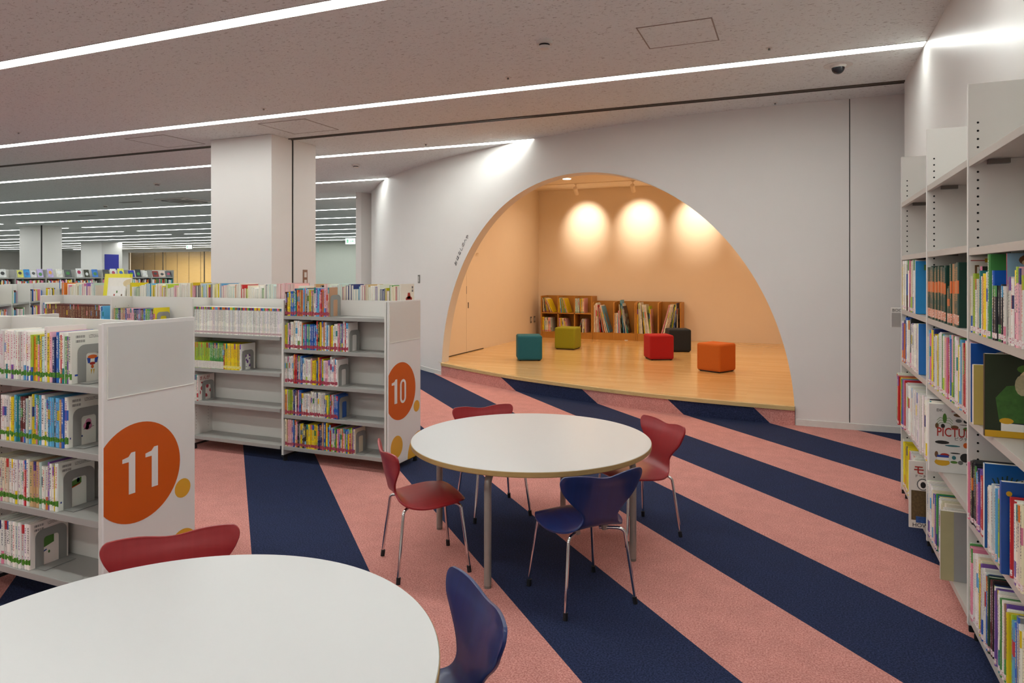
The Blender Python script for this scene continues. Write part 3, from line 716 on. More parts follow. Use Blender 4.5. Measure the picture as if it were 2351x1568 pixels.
# ------------------------------------------------------------------ low double sided shelving rows
NOBOX=0
def low_unit(x0, x1, yf, ym, yb, h, levels, lb, end=False, blevels=None, left=True, group='low white shelving units'):
    """one bay of a double sided row: front at yf, centre panel ym, back yb"""
    o = empty('bookshelf', (x0, ym, 0)); T = .018
    def pan(xa, nm='side_panel'):
        q = MB().box(xa, yf-ym, .045, xa+T, yb-ym, h).build(nm, M['steel_white'], o, bevel=.0015); return q
    holes = MB()
    if left: pan(0)
    if end: pan(x1-x0-T)
    for xa, sg in ((T, 1), (x1-x0-T, -1)):
        for z in np.arange(.16, h-.06, .025):
            for yy in (yf-ym+.035, -.05):
                xx = xa; pts = [(xx, yy+.0025*math.cos(PI/3*k), z+.0025*math.sin(PI/3*k)) for k in range(6)]; holes.poly(pts, (sg*.0004, 0, 0))
    hh = holes.build('pin_holes', M['hole'], o); hh['kind'] = 'stuff'
    MB().box(T, -.008, .08, x1-x0-T, .008, h).build('back_panel', M['steel_white'], o)
    for z in levels:
        s = MB().box(T, yf-ym+.003, z-.004, x1-x0-T, -.009, z).box(T, yf-ym+.003, z-.026, x1-x0-T, yf-ym+.010, z-.002).box(T, -.02, z-.026, x1-x0-T, -.009, z-.002).build('shelf', M['steel_grey'], o, bevel=.001)
    for z in (blevels or levels):
        MB().box(T, .009, z-.004, x1-x0-T, yb-ym-.003, z).box(T, yb-ym-.010, z-.026, x1-x0-T, yb-ym-.003, z-.002).build('shelf', M['steel_grey'], o)
    for xa in ([T/2] if left else []) + ([x1-x0-T/2] if end else []):
        q = MB().box(xa-.012, yf-ym+.0, .03, xa+.012, yb-ym, .045)
        q.cyl((xa, yf-ym+.03, 0), .016, .03, n=12).cyl((xa, yb-ym-.03, 0), .016, .03, n=12).build('foot', M['black'], o)
    tag(o, lb, 'bookshelf', group); return o
def disc(cyz, r, lim, n=64):
    return clip([(cyz[0]+r*math.cos(2*PI*i/n), cyz[1]+r*math.sin(2*PI*i/n)) for i in range(n)], *lim)
def end_panel(x, y0, y1, z0, z1, number, ring, digits, dots, lb, holder):
    o = empty('end_panel', (x, y0, 0)); 
    MB().box(-.012, 0, z0, 0, y1-y0, z1).build('board', M['white'], o, bevel=.0015)
    MB().box(-.0137, .003, z0+.01, -.012, y1-y0-.003, z1-.005).build('shadow_gap', M['dark'], o)
    lim = (y0, y1, z0, z1)
    def flat(pts, nm, m, off): return MB().poly([(off-.0006, a-y0, b) for a, b in pts], (.0006, 0, 0)).build(nm, m, o)
    flat(disc(ring[:2], ring[2], lim), 'number_circle', M['orange'], .0007)
    for c in dots: flat(disc(c[:2], c[2], lim, 40), 'yellow_dot', M['yellow'], .0007)
    for (ch, a0, a1, b0, b1) in digits:
        if ch == '1':
            w_ = (a1-a0); st = w_*.5; hh = b1-b0
            flat([(a1, b0), (a1, b1), (a1-st*.62, b1), (a1-st*1.05, b1-hh*.09), (a0, b1-hh*.12), (a0, b1-hh*.215), (a1-st, b1-hh*.215), (a1-st, b0)], 'number', M['white'], .0014)
        else:
            w_ = a1-a0; ro = w_/2; ri = ro-.021; ot = []; it = []
            for cz_, s0 in ((b1-ro, 0), (b0+ro, 180)):
                for k in range(13): a = math.radians(s0+15*k); ot.append(((a0+a1)/2+ro*math.cos(a), cz_+ro*math.sin(a))); it.append(((a0+a1)/2+ri*math.cos(a), cz_+(ri+.004)*math.sin(a)))
            n = len(ot); v = [(.0014, a-y0, b) for a, b in ot] + [(.0014, a-y0, b) for a, b in it]
            mesh_obj('number', v, [(i, (i+1) % n, n+(i+1) % n, n+i) for i in range(n)], M['white'], o)
    hy0, hy1, hz0, hz1 = holder
    MB().box(.0008, hy0-y0, hz0, .0022, hy1-y0, hz1).build('acrylic_pocket', M['glass'], o)
    MB().box(.0, hy0-y0, hz0, .004, hy1-y0, hz0+.003).box(.0, hy0-y0-.001, hz0, .003, hy0-y0+.001, hz1).build('pocket_rim', M['paper'], o)
    tag(o, lb, 'end panel'); return o
# --- row 11 (near left)
Y11 = (1.79, 2.0, 2.21)
lv11 = (.955, .7, .445, .185)
low_unit(-3.305, -2.424, *Y11, 1.195, lv11, 'low white shelving bay at the end marked eleven', end=True)
low_unit(-4.205, -3.305, *Y11, 1.195, lv11, 'low white shelving bay left of the bay marked eleven')
low_unit(-5.105, -4.205, *Y11, 1.195, lv11, 'low white shelving bay, second left of the bay marked eleven')
end_panel(-2.41, 1.788, 2.212, .045, 1.2, '11', (1.937, .60, .197), [('1', 1.865, 1.921, .523, .685), ('1', 1.967, 2.025, .523, .685)], [(2.148, .475, .04), (2.15, .23, .07)], 'white end panel with an orange circle reading eleven', (1.803, 2.205, .91, 1.185))
# --- row 10
Y10 = (4.01, 4.215, 4.44)
low_unit(-3.51, -2.6, *Y10, 1.19, (1.075, .83, .578, .345, .11), 'low white shelving bay with five tiers, at the end marked ten', end=True, blevels=(1.07, .8, .5, .11))
lvB = (.915, .645, .382, .11)
low_unit(-4.41, -3.51, *Y10, 1.19, lvB, 'low white shelving bay holding the white comic set', blevels=(1.07, .8, .5, .11))
low_unit(-5.325, -4.41, *Y10, 1.19, lvB, 'low white shelving bay with a yellow book and bookend on top', blevels=(1.07, .8, .5, .11))
low_unit(-6.22, -5.325, *Y10, 1.19, lvB, 'low white shelving bay holding the dark brown comic set', blevels=(1.07, .8, .5, .11))
end_panel(-2.582, 4.008, 4.442, .045, 1.195, '10', (4.165, .555, .203), [('1', 4.048, 4.118, .475, .645), ('0', 4.155, 4.235, .465, .635)], [(4.385, .41, .042), (4.113, .17, .078), (4.43, .05, .17)], 'white end panel with an orange circle reading ten', (4.02, 4.44, .905, 1.185))

PINKTAG = dict(tagc='a83a50', tag2='c66a78', tagz=.02, tagh=.011, wob=1)
GREENTAG = dict(tagc='4f8f1e', tag2='2f6b2a', tagz=.030, tagh=.009, wob=1)
G11 = 'storybooks in the bay marked eleven'; G10 = 'storybooks in the bay marked ten'
inkp = ['c4356a', 'b33252', 'd05f8c']
# bay 11
o_, p = (None, Vector((-3.12, 1.802, .956)))
o_, p = row('w11/19.7*26', p, (1, 0), G11, 'on the top tier of bay eleven', seed=12, startn=1, end=-2.607-.243, lim=-3.1,  inks=inkp, depth=.15, hj=.003, **GREENTAG)
o_, p = row('l11/18.3 o11/18.3 y11/18.3 p9/18.3 y11/18.3 d7/18 q11/18.3 w15/22 y13/19.3 x14/20 n14/18 b15/19.8 w10/20 r12/19 w9/20 g14/18.5 v10/18.6 w16/20', p, (1, 0), G11, 'on the top tier of bay eleven', seed=13, startn=len(o_)+1, fit=.243,  lastcov=(1, 0), depth=.165, hj=.002, **GREENTAG)
e1 = p.x
o_, p = row('y12/18.6*4 q12/18.6*2 y10/18.6*4 r11/18.6*2 z12/18.6*2 m12/18.6 w12/18.6*4 c12/18 y10/18*2 s10/19 t12/18.5*2 m12/18.5*3 q12/18 e10/19 c14/19.2 y10/20 s10/20 p12/20 g10/19.7 s8/20 w20/20 q10/18.8 w12/18.4 s11/19.4*3 k9/19.2 s11/19.4*2 u12/19 b12/19.2 w20/19.8', (-3.28, 1.802, .701), (1, 0), G11, 'on the second tier of bay eleven', seed=14, end=-2.635, lim=-3.1, lastcov=(1, 0), depth=.165, hj=.002, **GREENTAG)
e2 = p.x
o_, p = row('w12/18*6 c12/18*8 w9/18*10 p9/18*1 r10/18.5 w15/19.3 e19/18.3*3 q10/18.5 w13/17*3 v9/19 w13/18.6 w12/17.6 y6/17.8 w17/19', (-3.28, 1.802, .446), (1, 0), G11, 'on the third tier of bay eleven', seed=15, end=-2.691, lim=-3.1, lastcov=(1, 0), depth=.16, hj=.002, **GREENTAG)
e3 = p.x
o_, p = row('c14/19*5 r14/19*5 w13/20 m10/20 w15/18*12 w16/18.3*7', (-3.28, 1.802, .186), (1, 0), G11, 'on the bottom tier of bay eleven', seed=16, end=-2.862, lim=-3.1, lastcov=(1, 0), depth=.16, hj=.002, **GREENTAG)
e4 = p.x
for x_, z_, lb, ww in ((e1, .956, 'grey steel bookend on the top tier of bay eleven', .12), (e2, .701, 'grey steel bookend on the second tier of bay eleven', .13), (e3, .446, 'grey steel bookend on the third tier of bay eleven', .13), (e4, .186, 'grey steel bookend on the bottom tier of bay eleven', .13)):
    bookend((x_+.001, 1.825, z_+.0005), 0, lb, ww, .15)
# pictures printed on the covers seen through the bookend windows
def decal(name, pts, m, x, y0, z0, parent):
    return MB().poly([(x, y0+a, z0+b) for a, b in pts], (.0004, 0, 0)).build(name, m, parent)
def ell(a, b, ra, rb, n=14): return [(a+ra*math.cos(2*PI*i/n), b+rb*math.sin(2*PI*i/n)) for i in range(n)]
def in_world(parent, obj):
    bpy.context.view_layer.update(); obj.parent = parent; obj.matrix_parent_inverse = parent.matrix_world.inverted()
bks = [b_ for b_ in bpy.data.objects if b_.get('label', '').endswith('bay eleven')]
def last_on(pl):
    q = [b_ for b_ in bks if b_['label'].endswith(pl)]; return max(q, key=lambda b_: b_.location.x)
def art(book, x, items):
    for pts, m in items:
        d_ = decal('cover_picture', pts, m, x, 1.802, 0, None); in_world(book, d_)
B1, B2, B3, B4 = [last_on(s) for s in ('on the top tier of bay eleven', 'on the second tier of bay eleven', 'on the third tier of bay eleven', 'on the bottom tier of bay eleven')]
art(B1, e1-.0006, [(ell(.085, 1.055, .02, .008), M['orange']), ([(.062, 1.052), (.077, 1.05), (.075, 1.03), (.066, 1.03)], M['inkblue']), ([(.095, 1.05), (.11, 1.052), (.104, 1.03), (.094, 1.03)], M['inkblue']), (ell(.085, 1.028, .012, .006), M['inkred']), (ell(.085, 1.015, .006, .007), M['orange']), ([(.078, 1.005), (.084, 1.005), (.08, .985)], M['inkgold']), ([(.088, 1.005), (.094, 1.005), (.091, .985)], M['inkgold']), ([(.012, .985), (.03, .985), (.03, .992), (.012, .992)], M['inkblue'])])
art(B2, e2-.0006, [(ell(.088, .79, .012, .014), M['inkpink']), (ell(.085, .775, .018, .016), M['inkpink']), (ell(.083, .77, .008, .01), M['inkflesh']), ([(.068, .763), (.112, .77), (.112, .7715), (.068, .7645)], M['inkblack']), ([(.012, .735), (.016, .735), (.016, .742), (.012, .742)], M['inkblue']), ([(.058, .735), (.064, .735), (.064, .742), (.058, .742)], M['inkblue'])])
art(B3, e3-.0006, [([(.057, .55), (.098, .56), (.098, .537), (.057, .527)], M['inkgreen']), ([(.057, .53), (.094, .54), (.094, .533), (.057, .523)], M['orange']), (ell(.085, .55, .007, .009), M['inkblue']), ([(.012, .475), (.018, .475), (.018, .482), (.012, .482)], M['inkblue'])])
art(B4, e4-.0006, [([(.057, .31), (.1, .315), (.1, .27), (.057, .258)], M['inkgreen']), ([(.057, .24), (.07, .245), (.07, .25), (.057, .246)], M['inkblue']), (ell(.08, .235, .004, .006), M['inkgreen'])])
# left neighbour bay of row 11
for k, (z_, pl) in enumerate(((.956, 'top'), (.701, 'second'), (.446, 'third'))):
    pass

# bay 10
z10 = (1.076, .831, .579, .346, .111)
pl = lambda n: f'on the {n} tier of bay ten'
rows10 = [
 ('m14/17.5 y11/17.5*2 b10/17.6*3 t12/19.5 o12/19 r10/19.3 u10/19 o11/19.4 s12/20 e8/20 k9/20.3 q12/20.3 y12/19 z10/18.5 u9/19 w14/21.5 v11/20.4 s10/20 p10/20 r9/19.5 o11/19 x9/20.6*3 u8/20.6', 'top', .105),
 ('y9/18 l10/19 x9/19 n6/19 w13/20*2 c13/21 w14/20.8*3 o9/20 t12/18.3 v12/18.3 t14/18.3 g11/18.3 b11/18.3*3 s10/18.3 r10/20.5 f12/20.5 y12/20.5 w12/20.5 o7/20.5 w14/20.6 s12/18.5 w9/18 o9/18 y11/18.3 w11/18 w10/19.5*2 p12/19.8 x8/19.8 t7/19.8 v7/20 w14/21.5 r8/20.3 w15/20', 'second', .13),
 ('w9/20*7 g7/20 r10/21*2 n12/21 w8/20.5 p8/20 s9/20 b9/20.5 w12/18.5*5 x10/19 y11/17.8*3 b9/17.8 y13/20 r10/20 v8/18.6 y12/19 w14/18.5 x12/18.5*2 w12/18.4 w13/21 w14/19 x9/19.5*2 w11/19', 'third', .13),
 ('o12/18.5 c11/18.5 l11/18.5*3 c8/18.5 n8/18.7*2 w8/18.6 m8/18.8 p11/18.6 b8/18.6*2 o9/17 w9/16.3*7 c7/18 w9/18*11 b10/16.5 y13/16.5 g10/16.5 r10/16.8 q12/16.5 p9/16.7 b10/16.8*3', 'fourth', .13),
 ('c12/20 e10/20 x11/20*3 b8/20 c9/19.6 p11/19 k12/18 z9/17 y12/17.5 k9/17.6*3 y13/17.6*6 n9/18.3*3 u12/20 b11/20.3 y13/20.4 s12/17 r10/19 q9/16.7 w14/16.6 g10/17 y9/16.8 p9/16.7 b9/17 c9/17 o9/17.2 x11/17.5 l9/17 b9/17 y9/17.2 r9/18 u10/18 v7/18 c9/17.5', 'bottom', .14)]
for k, (sp, nm, dd) in enumerate(rows10):
    o_, p = row(sp, (-3.488, 4.022, z10[k]), (1, 0), G10, pl(nm), seed=30+k, depth=dd, fit=(.398, .563, .470, .475, .618)[k], **PINKTAG)
    if k == 1:
        mt = None
    bookend((p.x+.001, 4.035, z10[k]+.0005), 0, f'grey steel bookend {pl(nm)}', .12, .15 if k else .155)
# shaped board books by the bookends of bay 10
def shaped(x, y, z, pts, m, lb):
    o = MB().poly([(0, a, b) for a, b in pts], (.012, 0, 0)).build('board_book', m, loc=(x, y, z)); tag(o, lb, 'board book', 'shaped board books'); return o
cloud = [(.0, .0), (.16, .0), (.175, .03), (.165, .06), (.178, .09), (.165, .12), (.16, .15), (.13, .17), (.1, .16), (.06, .175), (.02, .16), (.0, .13)]

# comics in bay 2 of row 10
GC = 'comic books in the second bay of row ten'
row('w10.8/21*76', (-4.388, 4.02, .916), (1, 0), GC, 'in the long white comic set', seed=41, name='comic_book', cat='comic book', noun='comic', inks=['8a8f98', '9aa2c4', '6d6f75', 'b99', 'a09080'][0:3], fit=.872, depth=.145, tagc='c9a9ad', tag2='e2d5d3', tagz=.016, tagh=.007, dens=2, hj=0, jit=.001)
o_, p = row('l11/20*14 g11/20*12', (-4.388, 4.02, .646), (1, 0), GC, 'on the comic tier below the white set', seed=42, name='comic_book', cat='comic book', noun='comic', depth=.145, tagc='dcd8d2', tagz=.03, tagh=.028, hj=.001, jit=.001)
o_, p = row('r9/20 y13/20*11 w10/20', p, (1, 0), GC, 'on the comic tier below the white set', seed=43, startn=27, name='comic_book', cat='comic book', noun='comic', depth=.15, tagc='e8dc50', tagz=.02, tagh=.01, hj=.001, jit=.001, lastcov=(0, 1))
bookend((p.x+.001, 4.035, .6465), 0, 'grey bookend beside the yellow and green comics', .12, .15)
o_, p = row('w12/20.5*2 w13/20.5', (-4.388, 4.02, .383), (1, 0), GC, 'on the nearly empty comic tier', seed=44, name='comic_book', cat='comic book', noun='comic', depth=.17, lastcov=(0, 1), tagc='dcd8d2')
text('cover_title', 'あさりちゃん' if False else 'まんが', .035, M['inkred'], (p.x-.0004, 4.035, .545), (0, 1, 0), (0, 0, 1), None)
in_world(o_[-1], bpy.data.objects['cover_title'])
bookend((p.x+.001, 4.06, .3835), 0, 'grey bookend on the nearly empty comic tier', .12, .15)
# comics in the two left bays
GD = 'comic books in the left bays of row ten'
o_, p = row('b14/21 w12/21 y10/20.5', (-6.19, 4.02, .916), (1, 0), GD, 'in the bay of the brown comic set', seed=45, name='comic_book', cat='comic book', noun='comic', depth=.145)
o_, p = row('m10.3/20*62', p, (1, 0), GD, 'in the bay of the brown comic set', seed=46, startn=4, name='comic_book', cat='comic book', noun='comic', depth=.145, inks=['d9b98a', 'c98a62', 'e5cfa4'], dens=1, hj=0, jit=.001)
o_, p = row('w14/19.5 s14/19.5*2', p, (1, 0), GD, 'in the bay of the brown comic set', seed=47, startn=66, name='comic_book', cat='comic book', noun='comic', depth=.145)
o_, p = row('u11/18*2 g11/18*3 n11/18*2 u11/18*5 b11/18 x11/18*8 f11/18*2 n11/18*2 v11/18*2 m11/18*3 b11/18*2 g11/18*4 v11/18*2 m11/18*2 y13/18.8', (-5.30, 4.02, .916), (1, 0), GD, 'in the bay left of the white comic set', seed=48, name='comic_book', cat='comic book', noun='comic', depth=.15, hj=.001, jit=.002, lastcov=(0, 0))
bookend((p.x+.001, 4.04, .9165), 0, 'grey bookend beside the yellow book in row ten', .125, .155)

# books on the far side of row 10, fore-edges this way
GB = 'paperbacks on the far side of row ten'
rb = random.Random(5); sp = []; x = 0
while x < 3.62:
    c = rb.choice('wwwccwwlyqxsgewwcnborwwwcyzkpv'); t = rb.choice([10, 12, 14, 16, 19, 22]); h = rb.choice([20, 21, 21.5, 22, 22.5, 23, 19.5, 23.5])
    k = rb.choice([1, 1, 1, 2, 3])
    if 2.0 < x < 2.18: c, t, h, k = 'x', 12, 23.6, 14
    sp.append(f'{c}{t}/{h}*{k}'); x += k*(t/1000+.0007)
row(' '.join(sp), (-6.28, 4.24, 1.071), (1, 0), GB, 'on the far top tier of row ten', seed=50, name='paperback', cat='paperback', noun='paperback', depth=.18, flip=True, hj=.01, dens=1, stop=-2.64, avoid=((-5.81, -5.42), (-6.225, -6.198), (-5.328, -5.304), (-4.413, -4.388), (-3.513, -3.488)))
lb_ = max([b_ for b_ in bpy.data.objects if b_.name.startswith('paperback')], key=lambda b_: b_.location.x)
# the last cover of that row, with a red hat figure
ob = make_book('picture_album', 'book', 'cream picture album with a red hat at the end of row ten', 'albums', .012, .24, .19, Matrix(((1, 0, 0, lb_.location.x+.003), (0, 1, 0, 4.235), (0, 0, 1, 1.071), (0, 0, 0, 1))), 'e8e2d4', '303030', 'c02a30', (0, 0, 0.), cov=(0, 0))
X_ = lb_.location.x+.0152
for pts, m in ((clip(ell(.115, .13, .045, .02), 0, .19, .0, .3), M['inkred']), ([(.09, .13), (.14, .13), (.13, .175), (.10, .175)], M['inkred']), ([(.155, .205), (.175, .205), (.175, .222), (.155, .222)], M['inkgrey']), ([(.155, .18), (.175, .18), (.175, .197), (.155, .197)], M['inkgrey'])):
    d_ = MB().poly([(X_, 4.235+a, 1.071+b) for a, b in pts], (.0004, 0, 0)).build('cover_picture', m); in_world(ob, d_)
# upright display books
def display_book(x, y, z, w_, h_, t_, rz, c, lb, items=(), lean=12):
    o = empty('display_book', (x, y, z), rz); a = math.radians(lean)
    q = MB().box(0, 0, 0, w_, t_, h_).box(.002, .0015, h_-.0, w_-.002, t_-.0015, h_+.0002, mi=1).build('cover', [plain('display_cover_'+c, c, .35), M['pages']], o, rot=(-a, 0, 0))
    for pts, m in items: MB().poly([(p_[0], -.0006, p_[1]) for p_ in pts], (0, .0005, 0)).build('cover_picture', m, o, rot=(-a, 0, 0))
    tag(o, lb, 'book', 'face-out display books'); return o
display_book(-5.775, 4.27, 1.10, .30, .285, .03, .05, 'ece33a', 'large yellow book standing face-out above row ten', lean=6)
display_book(-5.70, 4.252, 1.10, .27, .25, .012, .05, 'efece2', 'white book with a tan half circle in front of the yellow one', [(clip(ell(.27, .2, .09, .04), 0, .269, 0, .25), M['inkflesh'])], lean=6)
display_book(-5.66, 4.235, 1.085, .20, .19, .012, .02, 'f0eee8', 'small white picture book with dotted figures, in front of the yellow one', [(ell(.04+.03*i, .08+.03*((i*7) % 3), .008, .012), M[['inkbrown', 'inkred', 'inkgreen', 'inkblack'][i % 4]]) for i in range(5)], lean=6)

# ------------------------------------------------------------------ tall shelving along the right wall
FX, BX = .605, .812
def tall_unit(y0, y1, levels, lb):
    """bay from y1 (far panel) to y0 (near); each bay owns its far side panel"""
    o = empty('tall_bookshelf', (FX, y1, 0)); W_ = y1-y0; D = BX-FX
    MB().box(0, -.018, .055, D, 0, 2.107).build('side_panel', M['steel_white'], o, bevel=.0015)
    hb = MB()
    for z in np.arange(.16, 1.96, .031):
        if min(abs(z-l+.01) for l in levels) < .016: continue
        hb.poly([(.032+.0042*math.cos(PI/4*k), -.0185, z+.0042*math.sin(PI/4*k)) for k in range(8)], (0, .0006, 0))
    q = hb.build('pin_holes', M['hole'], o); q['kind'] = 'stuff'
    MB().box(D-.004, -W_+.001, .06, D, -.0185, 2.09).build('back_panel', M['steel_white'], o)
    for z in levels:
        MB().box(.003, -W_+.001, z-.004, D-.005, -.019, z).box(.003, -W_+.001, z-.028, .008, -.019, z-.002).box(.008, -W_+.001, z-.028, .022, -.019, z-.024).box(D-.02, -W_+.001, z-.028, D-.005, -.019, z-.002).build('shelf', M['steel_beige'], o, bevel=.001)
        MB().box(.06, -.040, z-.022, .13, -.019, z-.005).build('bracket', M['plastic_grey'], o)
    MB().box(.004, -.016, .03, D-.01, -.004, .055).cyl((.03, -.009, 0), .0085, .022, n=14).cyl((.03, -.012, .022), .007, .02, n=8).cyl((D-.03, -.009, 0), .0085, .03, n=12).build('foot', M['black'], o)
    tag(o, lb, 'bookshelf', 'tall shelving along the right wall'); return o
lvA = (1.825, 1.497, 1.168, .85, .47, .10); lvB_ = (1.825, 1.497, 1.168, .845, .498, .10); lvC = (1.82, 1.485, 1.168, .845, .46, .10)
tall_unit(3.95, 4.83, lvA, 'tall white shelving bay, farthest along the right wall')
tall_unit(3.07, 3.95, lvB_, 'tall white shelving bay with green encyclopedias, middle of the right wall')
tall_unit(2.19, 3.07, lvC, 'tall white shelving bay, nearest along the right wall')
tall_unit(1.31, 2.19, lvC, 'tall white shelving bay just beside the camera on the right wall')
MB().box(0, -.018, .055, BX-FX, 0, 2.107).build('side_panel', M['steel_white'], bpy.data.objects['tall_bookshelf.003'], loc=(0, -.88, 0))
WT = dict(tagc='efe6e4', tag2='c77a86', tagz=.016, tagh=.009)
GR = 'reference books along the right wall'
def rrow(spec, y, z, place, seed, depth=.165, x=FX+.004, noun='reference book', **k):
    kk = dict(WT, backlim=.804, hmax=.284 if 'four' in place else (.294 if 'three' in place or 'behind' in place else .33)); kk.update(k)
    return row(spec, (x, y, z), (0, -1), GR, place, seed=seed, name=noun.replace(' ', '_'), noun=noun, cat=noun, depth=depth, jit=.006, **kk)
A, B, C_ = 4.81, 3.93, 3.05
def big_cover(y, x0, z, w_, h_, t_, c, lb, spine='efece6', grp='face-visible books'):
    o = empty('picture_book', (x0, y, z))
    MB().box(0, -t_, 0, w_, -.0025, h_).build('cover', plain('cover_'+c, c, .3), o, bevel=.001)
    MB().box(-.0006, -t_+.0005, .0005, .0, 0-.003, h_-.0005).build('spine', plain('spine_'+spine, spine, .4), o)
    MB().box(.003, -t_+.002, h_-.0015, w_-.003, -.004, h_+.0003).build('pages', M['pages'], o)
    tag(o, lb, 'picture book'); return o
def flat(o, pts, m, t_, nm='cover_picture'):
    return MB().poly([(a, -t_-.0005, b) for a, b in pts], (0, .0005, 0)).build(nm, m, o)
def ctext(o, s, size, m, a, b, t_, sx=1, nm='cover_title', bold=0):
    return text(nm, s, size, m, (a, -t_-.0006, b), (1, 0, 0), (0, 0, 1), o, sx, .0003, bold)
# far bay
rrow('y10/26 w14/30*4 c12/27 w16/31*2 z14/27', A, 1.169, 'on the farthest tall bay, tier three', 61, fit=.21)
o = big_cover(4.595, .603, 1.170, .17, .215, .012, '2c5fb0', 'blue photo book of an old building, farthest tall bay'); flat(o, [(0, 0), (.17, 0), (.17, .11), (.12, .13), (.06, .10), (0, .09)], plain('photo_ground', '4a3526', .5, noise=.6, scale=60), .012)
rrow('x16/27 w14/31*2 p12/30 y12/29 r14/28 w20/28 c16/29*2 w14/30*3 n14/29 w14/29*3', 4.581, 1.169, 'behind the sky blue guide book', 62, fit=.33)
o = big_cover(4.249, .600, 1.170, .19, .285, .014, '2a8fcf', 'sky blue guide book with a yellow patch on the cover'); flat(o, ell(.13, .12, .07, .1), M['inkgold'], .014); flat(o, [(.04, .235), (.16, .235), (.16, .265), (.04, .265)], M['inkgreen'], .014)
rrow('w10/24*2 v14/24*2 n10/25 o9/24 b12/27*2 w14/26*5 z10/27 k10/28 w14/25*5 y12/25 w14/26*4 c12/27', A, .851, 'on the farthest tall bay, tier four', 77, fit=.62)
o = big_cover(4.185, .604, .852, .18, .27, .02, '2f7fd0', 'bright blue book beside a grey bookend, farthest tall bay')
rrow('y12/30>3 g10/30>3 w12/31>3 r22/29.5>3 y10/29>2 p8/29>2 o8/29>2 y8/29>2 g8/29>2 s8/29>2 b8/29>2 v8/29>2 p8/29>2 r8/29>2 w14/28>1*22 r16/28>1.5 w16/29>2', A, .471, 'on the farthest tall bay, tier five', 63, tk=1.8, depth=.19, hj=.001, fit=.82)
rrow('w11/27*4 y9/27*14 w12/27*10 w14/27*10', A, .101, 'on the farthest tall bay, bottom', 64, tk=2.0, depth=.19, hj=.001, fit=.79)
# tall white book with an old map-like picture at the end of the far bay
o = big_cover(3.985, .534, .101, .2, .338, .012, 'ddd9d0', 'tall white book with a dark engraving on its cover, farthest bay, bottom tier', grp=None)
ctext(o, 'モノ', .05, M['inkred'], .018, .276, .012, bold=.001); ctext(o, 'ドーナツから', .017, M['inkblack'], .025, .258, .012); ctext(o, 'HOW', .028, M['inkblack'], .014, .006, .012)
flat(o, ell(.062, .222, .028, .03), M['inkgrey'], .012); flat(o, ell(.062, .222, .023, .025), M['paper'], .0125); flat(o, ell(.062, .22, .012, .016), M['inkblack'], .013)
flat(o, [(.01, .04), (.13, .04), (.13, .19), (.01, .19)], plain('engraving', '5b4a2a', .5, noise=.8, scale=90), .012); flat(o, [(.03, .028), (.12, .028), (.12, .06), (.03, .06)], plain('engraving_blue', '27518f', .5, noise=.6, scale=90), .013)
# middle bay
rrow('f33/25*7 _6 f34/25*6 _4 f40/16*2 f30/26 u24/26 f30/26*2 f40/26', B, 1.169, 'in the green encyclopedia tier', 65, noun='encyclopedia volume', inks=['c98a4a'], tagc='d88a6a', tag2='f2eee6', tagz=.03, tagh=.02, depth=.17)
for o_ in [q for q in bpy.data.objects if q.get('label', '').endswith('green encyclopedia tier')]:
    o_['band'] = (*lin('d96a2c'), 1.); o_['sty'] = (.52, .72, 1.)
rrow('p9/22 c12/23 w10/24 s14/27 p8/25 v9/27 p9/27 b9/27 y16/27*1 v12/27 n12/27 y9/26 o9/25 w12/25*4 p9/25 y9/26 n9/26 w12/27*2 z12/27 t9/27 g9/27 w14/27*2 x9/26 w12/26*2 y16/26 p9/26 r12/26 m9/26 n8/26', B, .846, 'on the middle tall bay, tier four', 66, tk=1.3, depth=.17, fill=.84, h0=.255)
rrow('w20/29>2 r14/28>1.5 w16/29>2*5 x14/28>1 w20/28>3 k14/29>2 w20/28>3*3 w12/27>3 y10/28>3 w24/30>3', B, .499, 'on the middle tall bay, tier five', 67, tk=1, depth=.185, inks=['b8342c', '2b2b2b'])
o = big_cover(3.595, .557, .499, .235, .305, .04, 'dcdad6', 'white picture encyclopedia lettered PICTUR with many small pictures on the cover', grp=None)
ctext(o, 'PICTUR', .055, M['inkred'], .028, .163, .04, .72, bold=.0006); ctext(o, 'ピクチャー', .018, M['inkblack'], .095, .148, .04); ctext(o, 'DK', .018, M['inkgrey'], .028, .272, .04); ctext(o, 'an encyc', .014, M['inkred'], .085, .272, .04)
for (a, b, ra, rb_, m) in [(.06, .243, .008, .022, 'inkgreen'), (.115, .26, .022, .008, 'inkbrown'), (.113, .235, .012, .008, 'inkgrey'), (.14, .234, .009, .008, 'inkblack'), (.14, .218, .025, .002, 'inkgrey'), (.03, .208, .007, .012, 'inkbrown'), (.053, .208, .008, .01, 'inkblack'), (.098, .205, .015, .009, 'inkbrown'), (.145, .2, .016, .009, 'inkgreen'), (.05, .135, .028, .008, 'inkblack'), (.09, .122, .03, .004, 'inkteal'), (.14, .128, .01, .012, 'orange'), (.028, .1, .007, .014, 'inkbrown'), (.06, .098, .018, .009, 'inkred'), (.1, .11, .02, .003, 'inkblack'), (.095, .09, .008, .009, 'inkteal'), (.138, .093, .02, .02, 'inkblack'), (.05, .066, .03, .016, 'inkgold'), (.095, .07, .014, .006, 'inkgreen'), (.12, .07, .01, .009, 'inkgrey'), (.15, .065, .009, .009, 'inkblack'), (.158, .25, .01, .01, 'inkred'), (.168, .215, .005, .028, 'inkblack')]:
    b -= .02 if b < .12 else 0
    flat(o, ell(a, b, ra, rb_, 12), M[m], .04)
for sgn in (-1, 1):
    for k in range(3): o2 = MB().tube([(.06, -.0405, .24-.008*k), (.06+sgn*.018, -.0405, .246-.012*k), (.06+sgn*.03, -.0405, .232-.012*k)], .0009, n=5).build('cover_picture', M['inkgreen'], o)
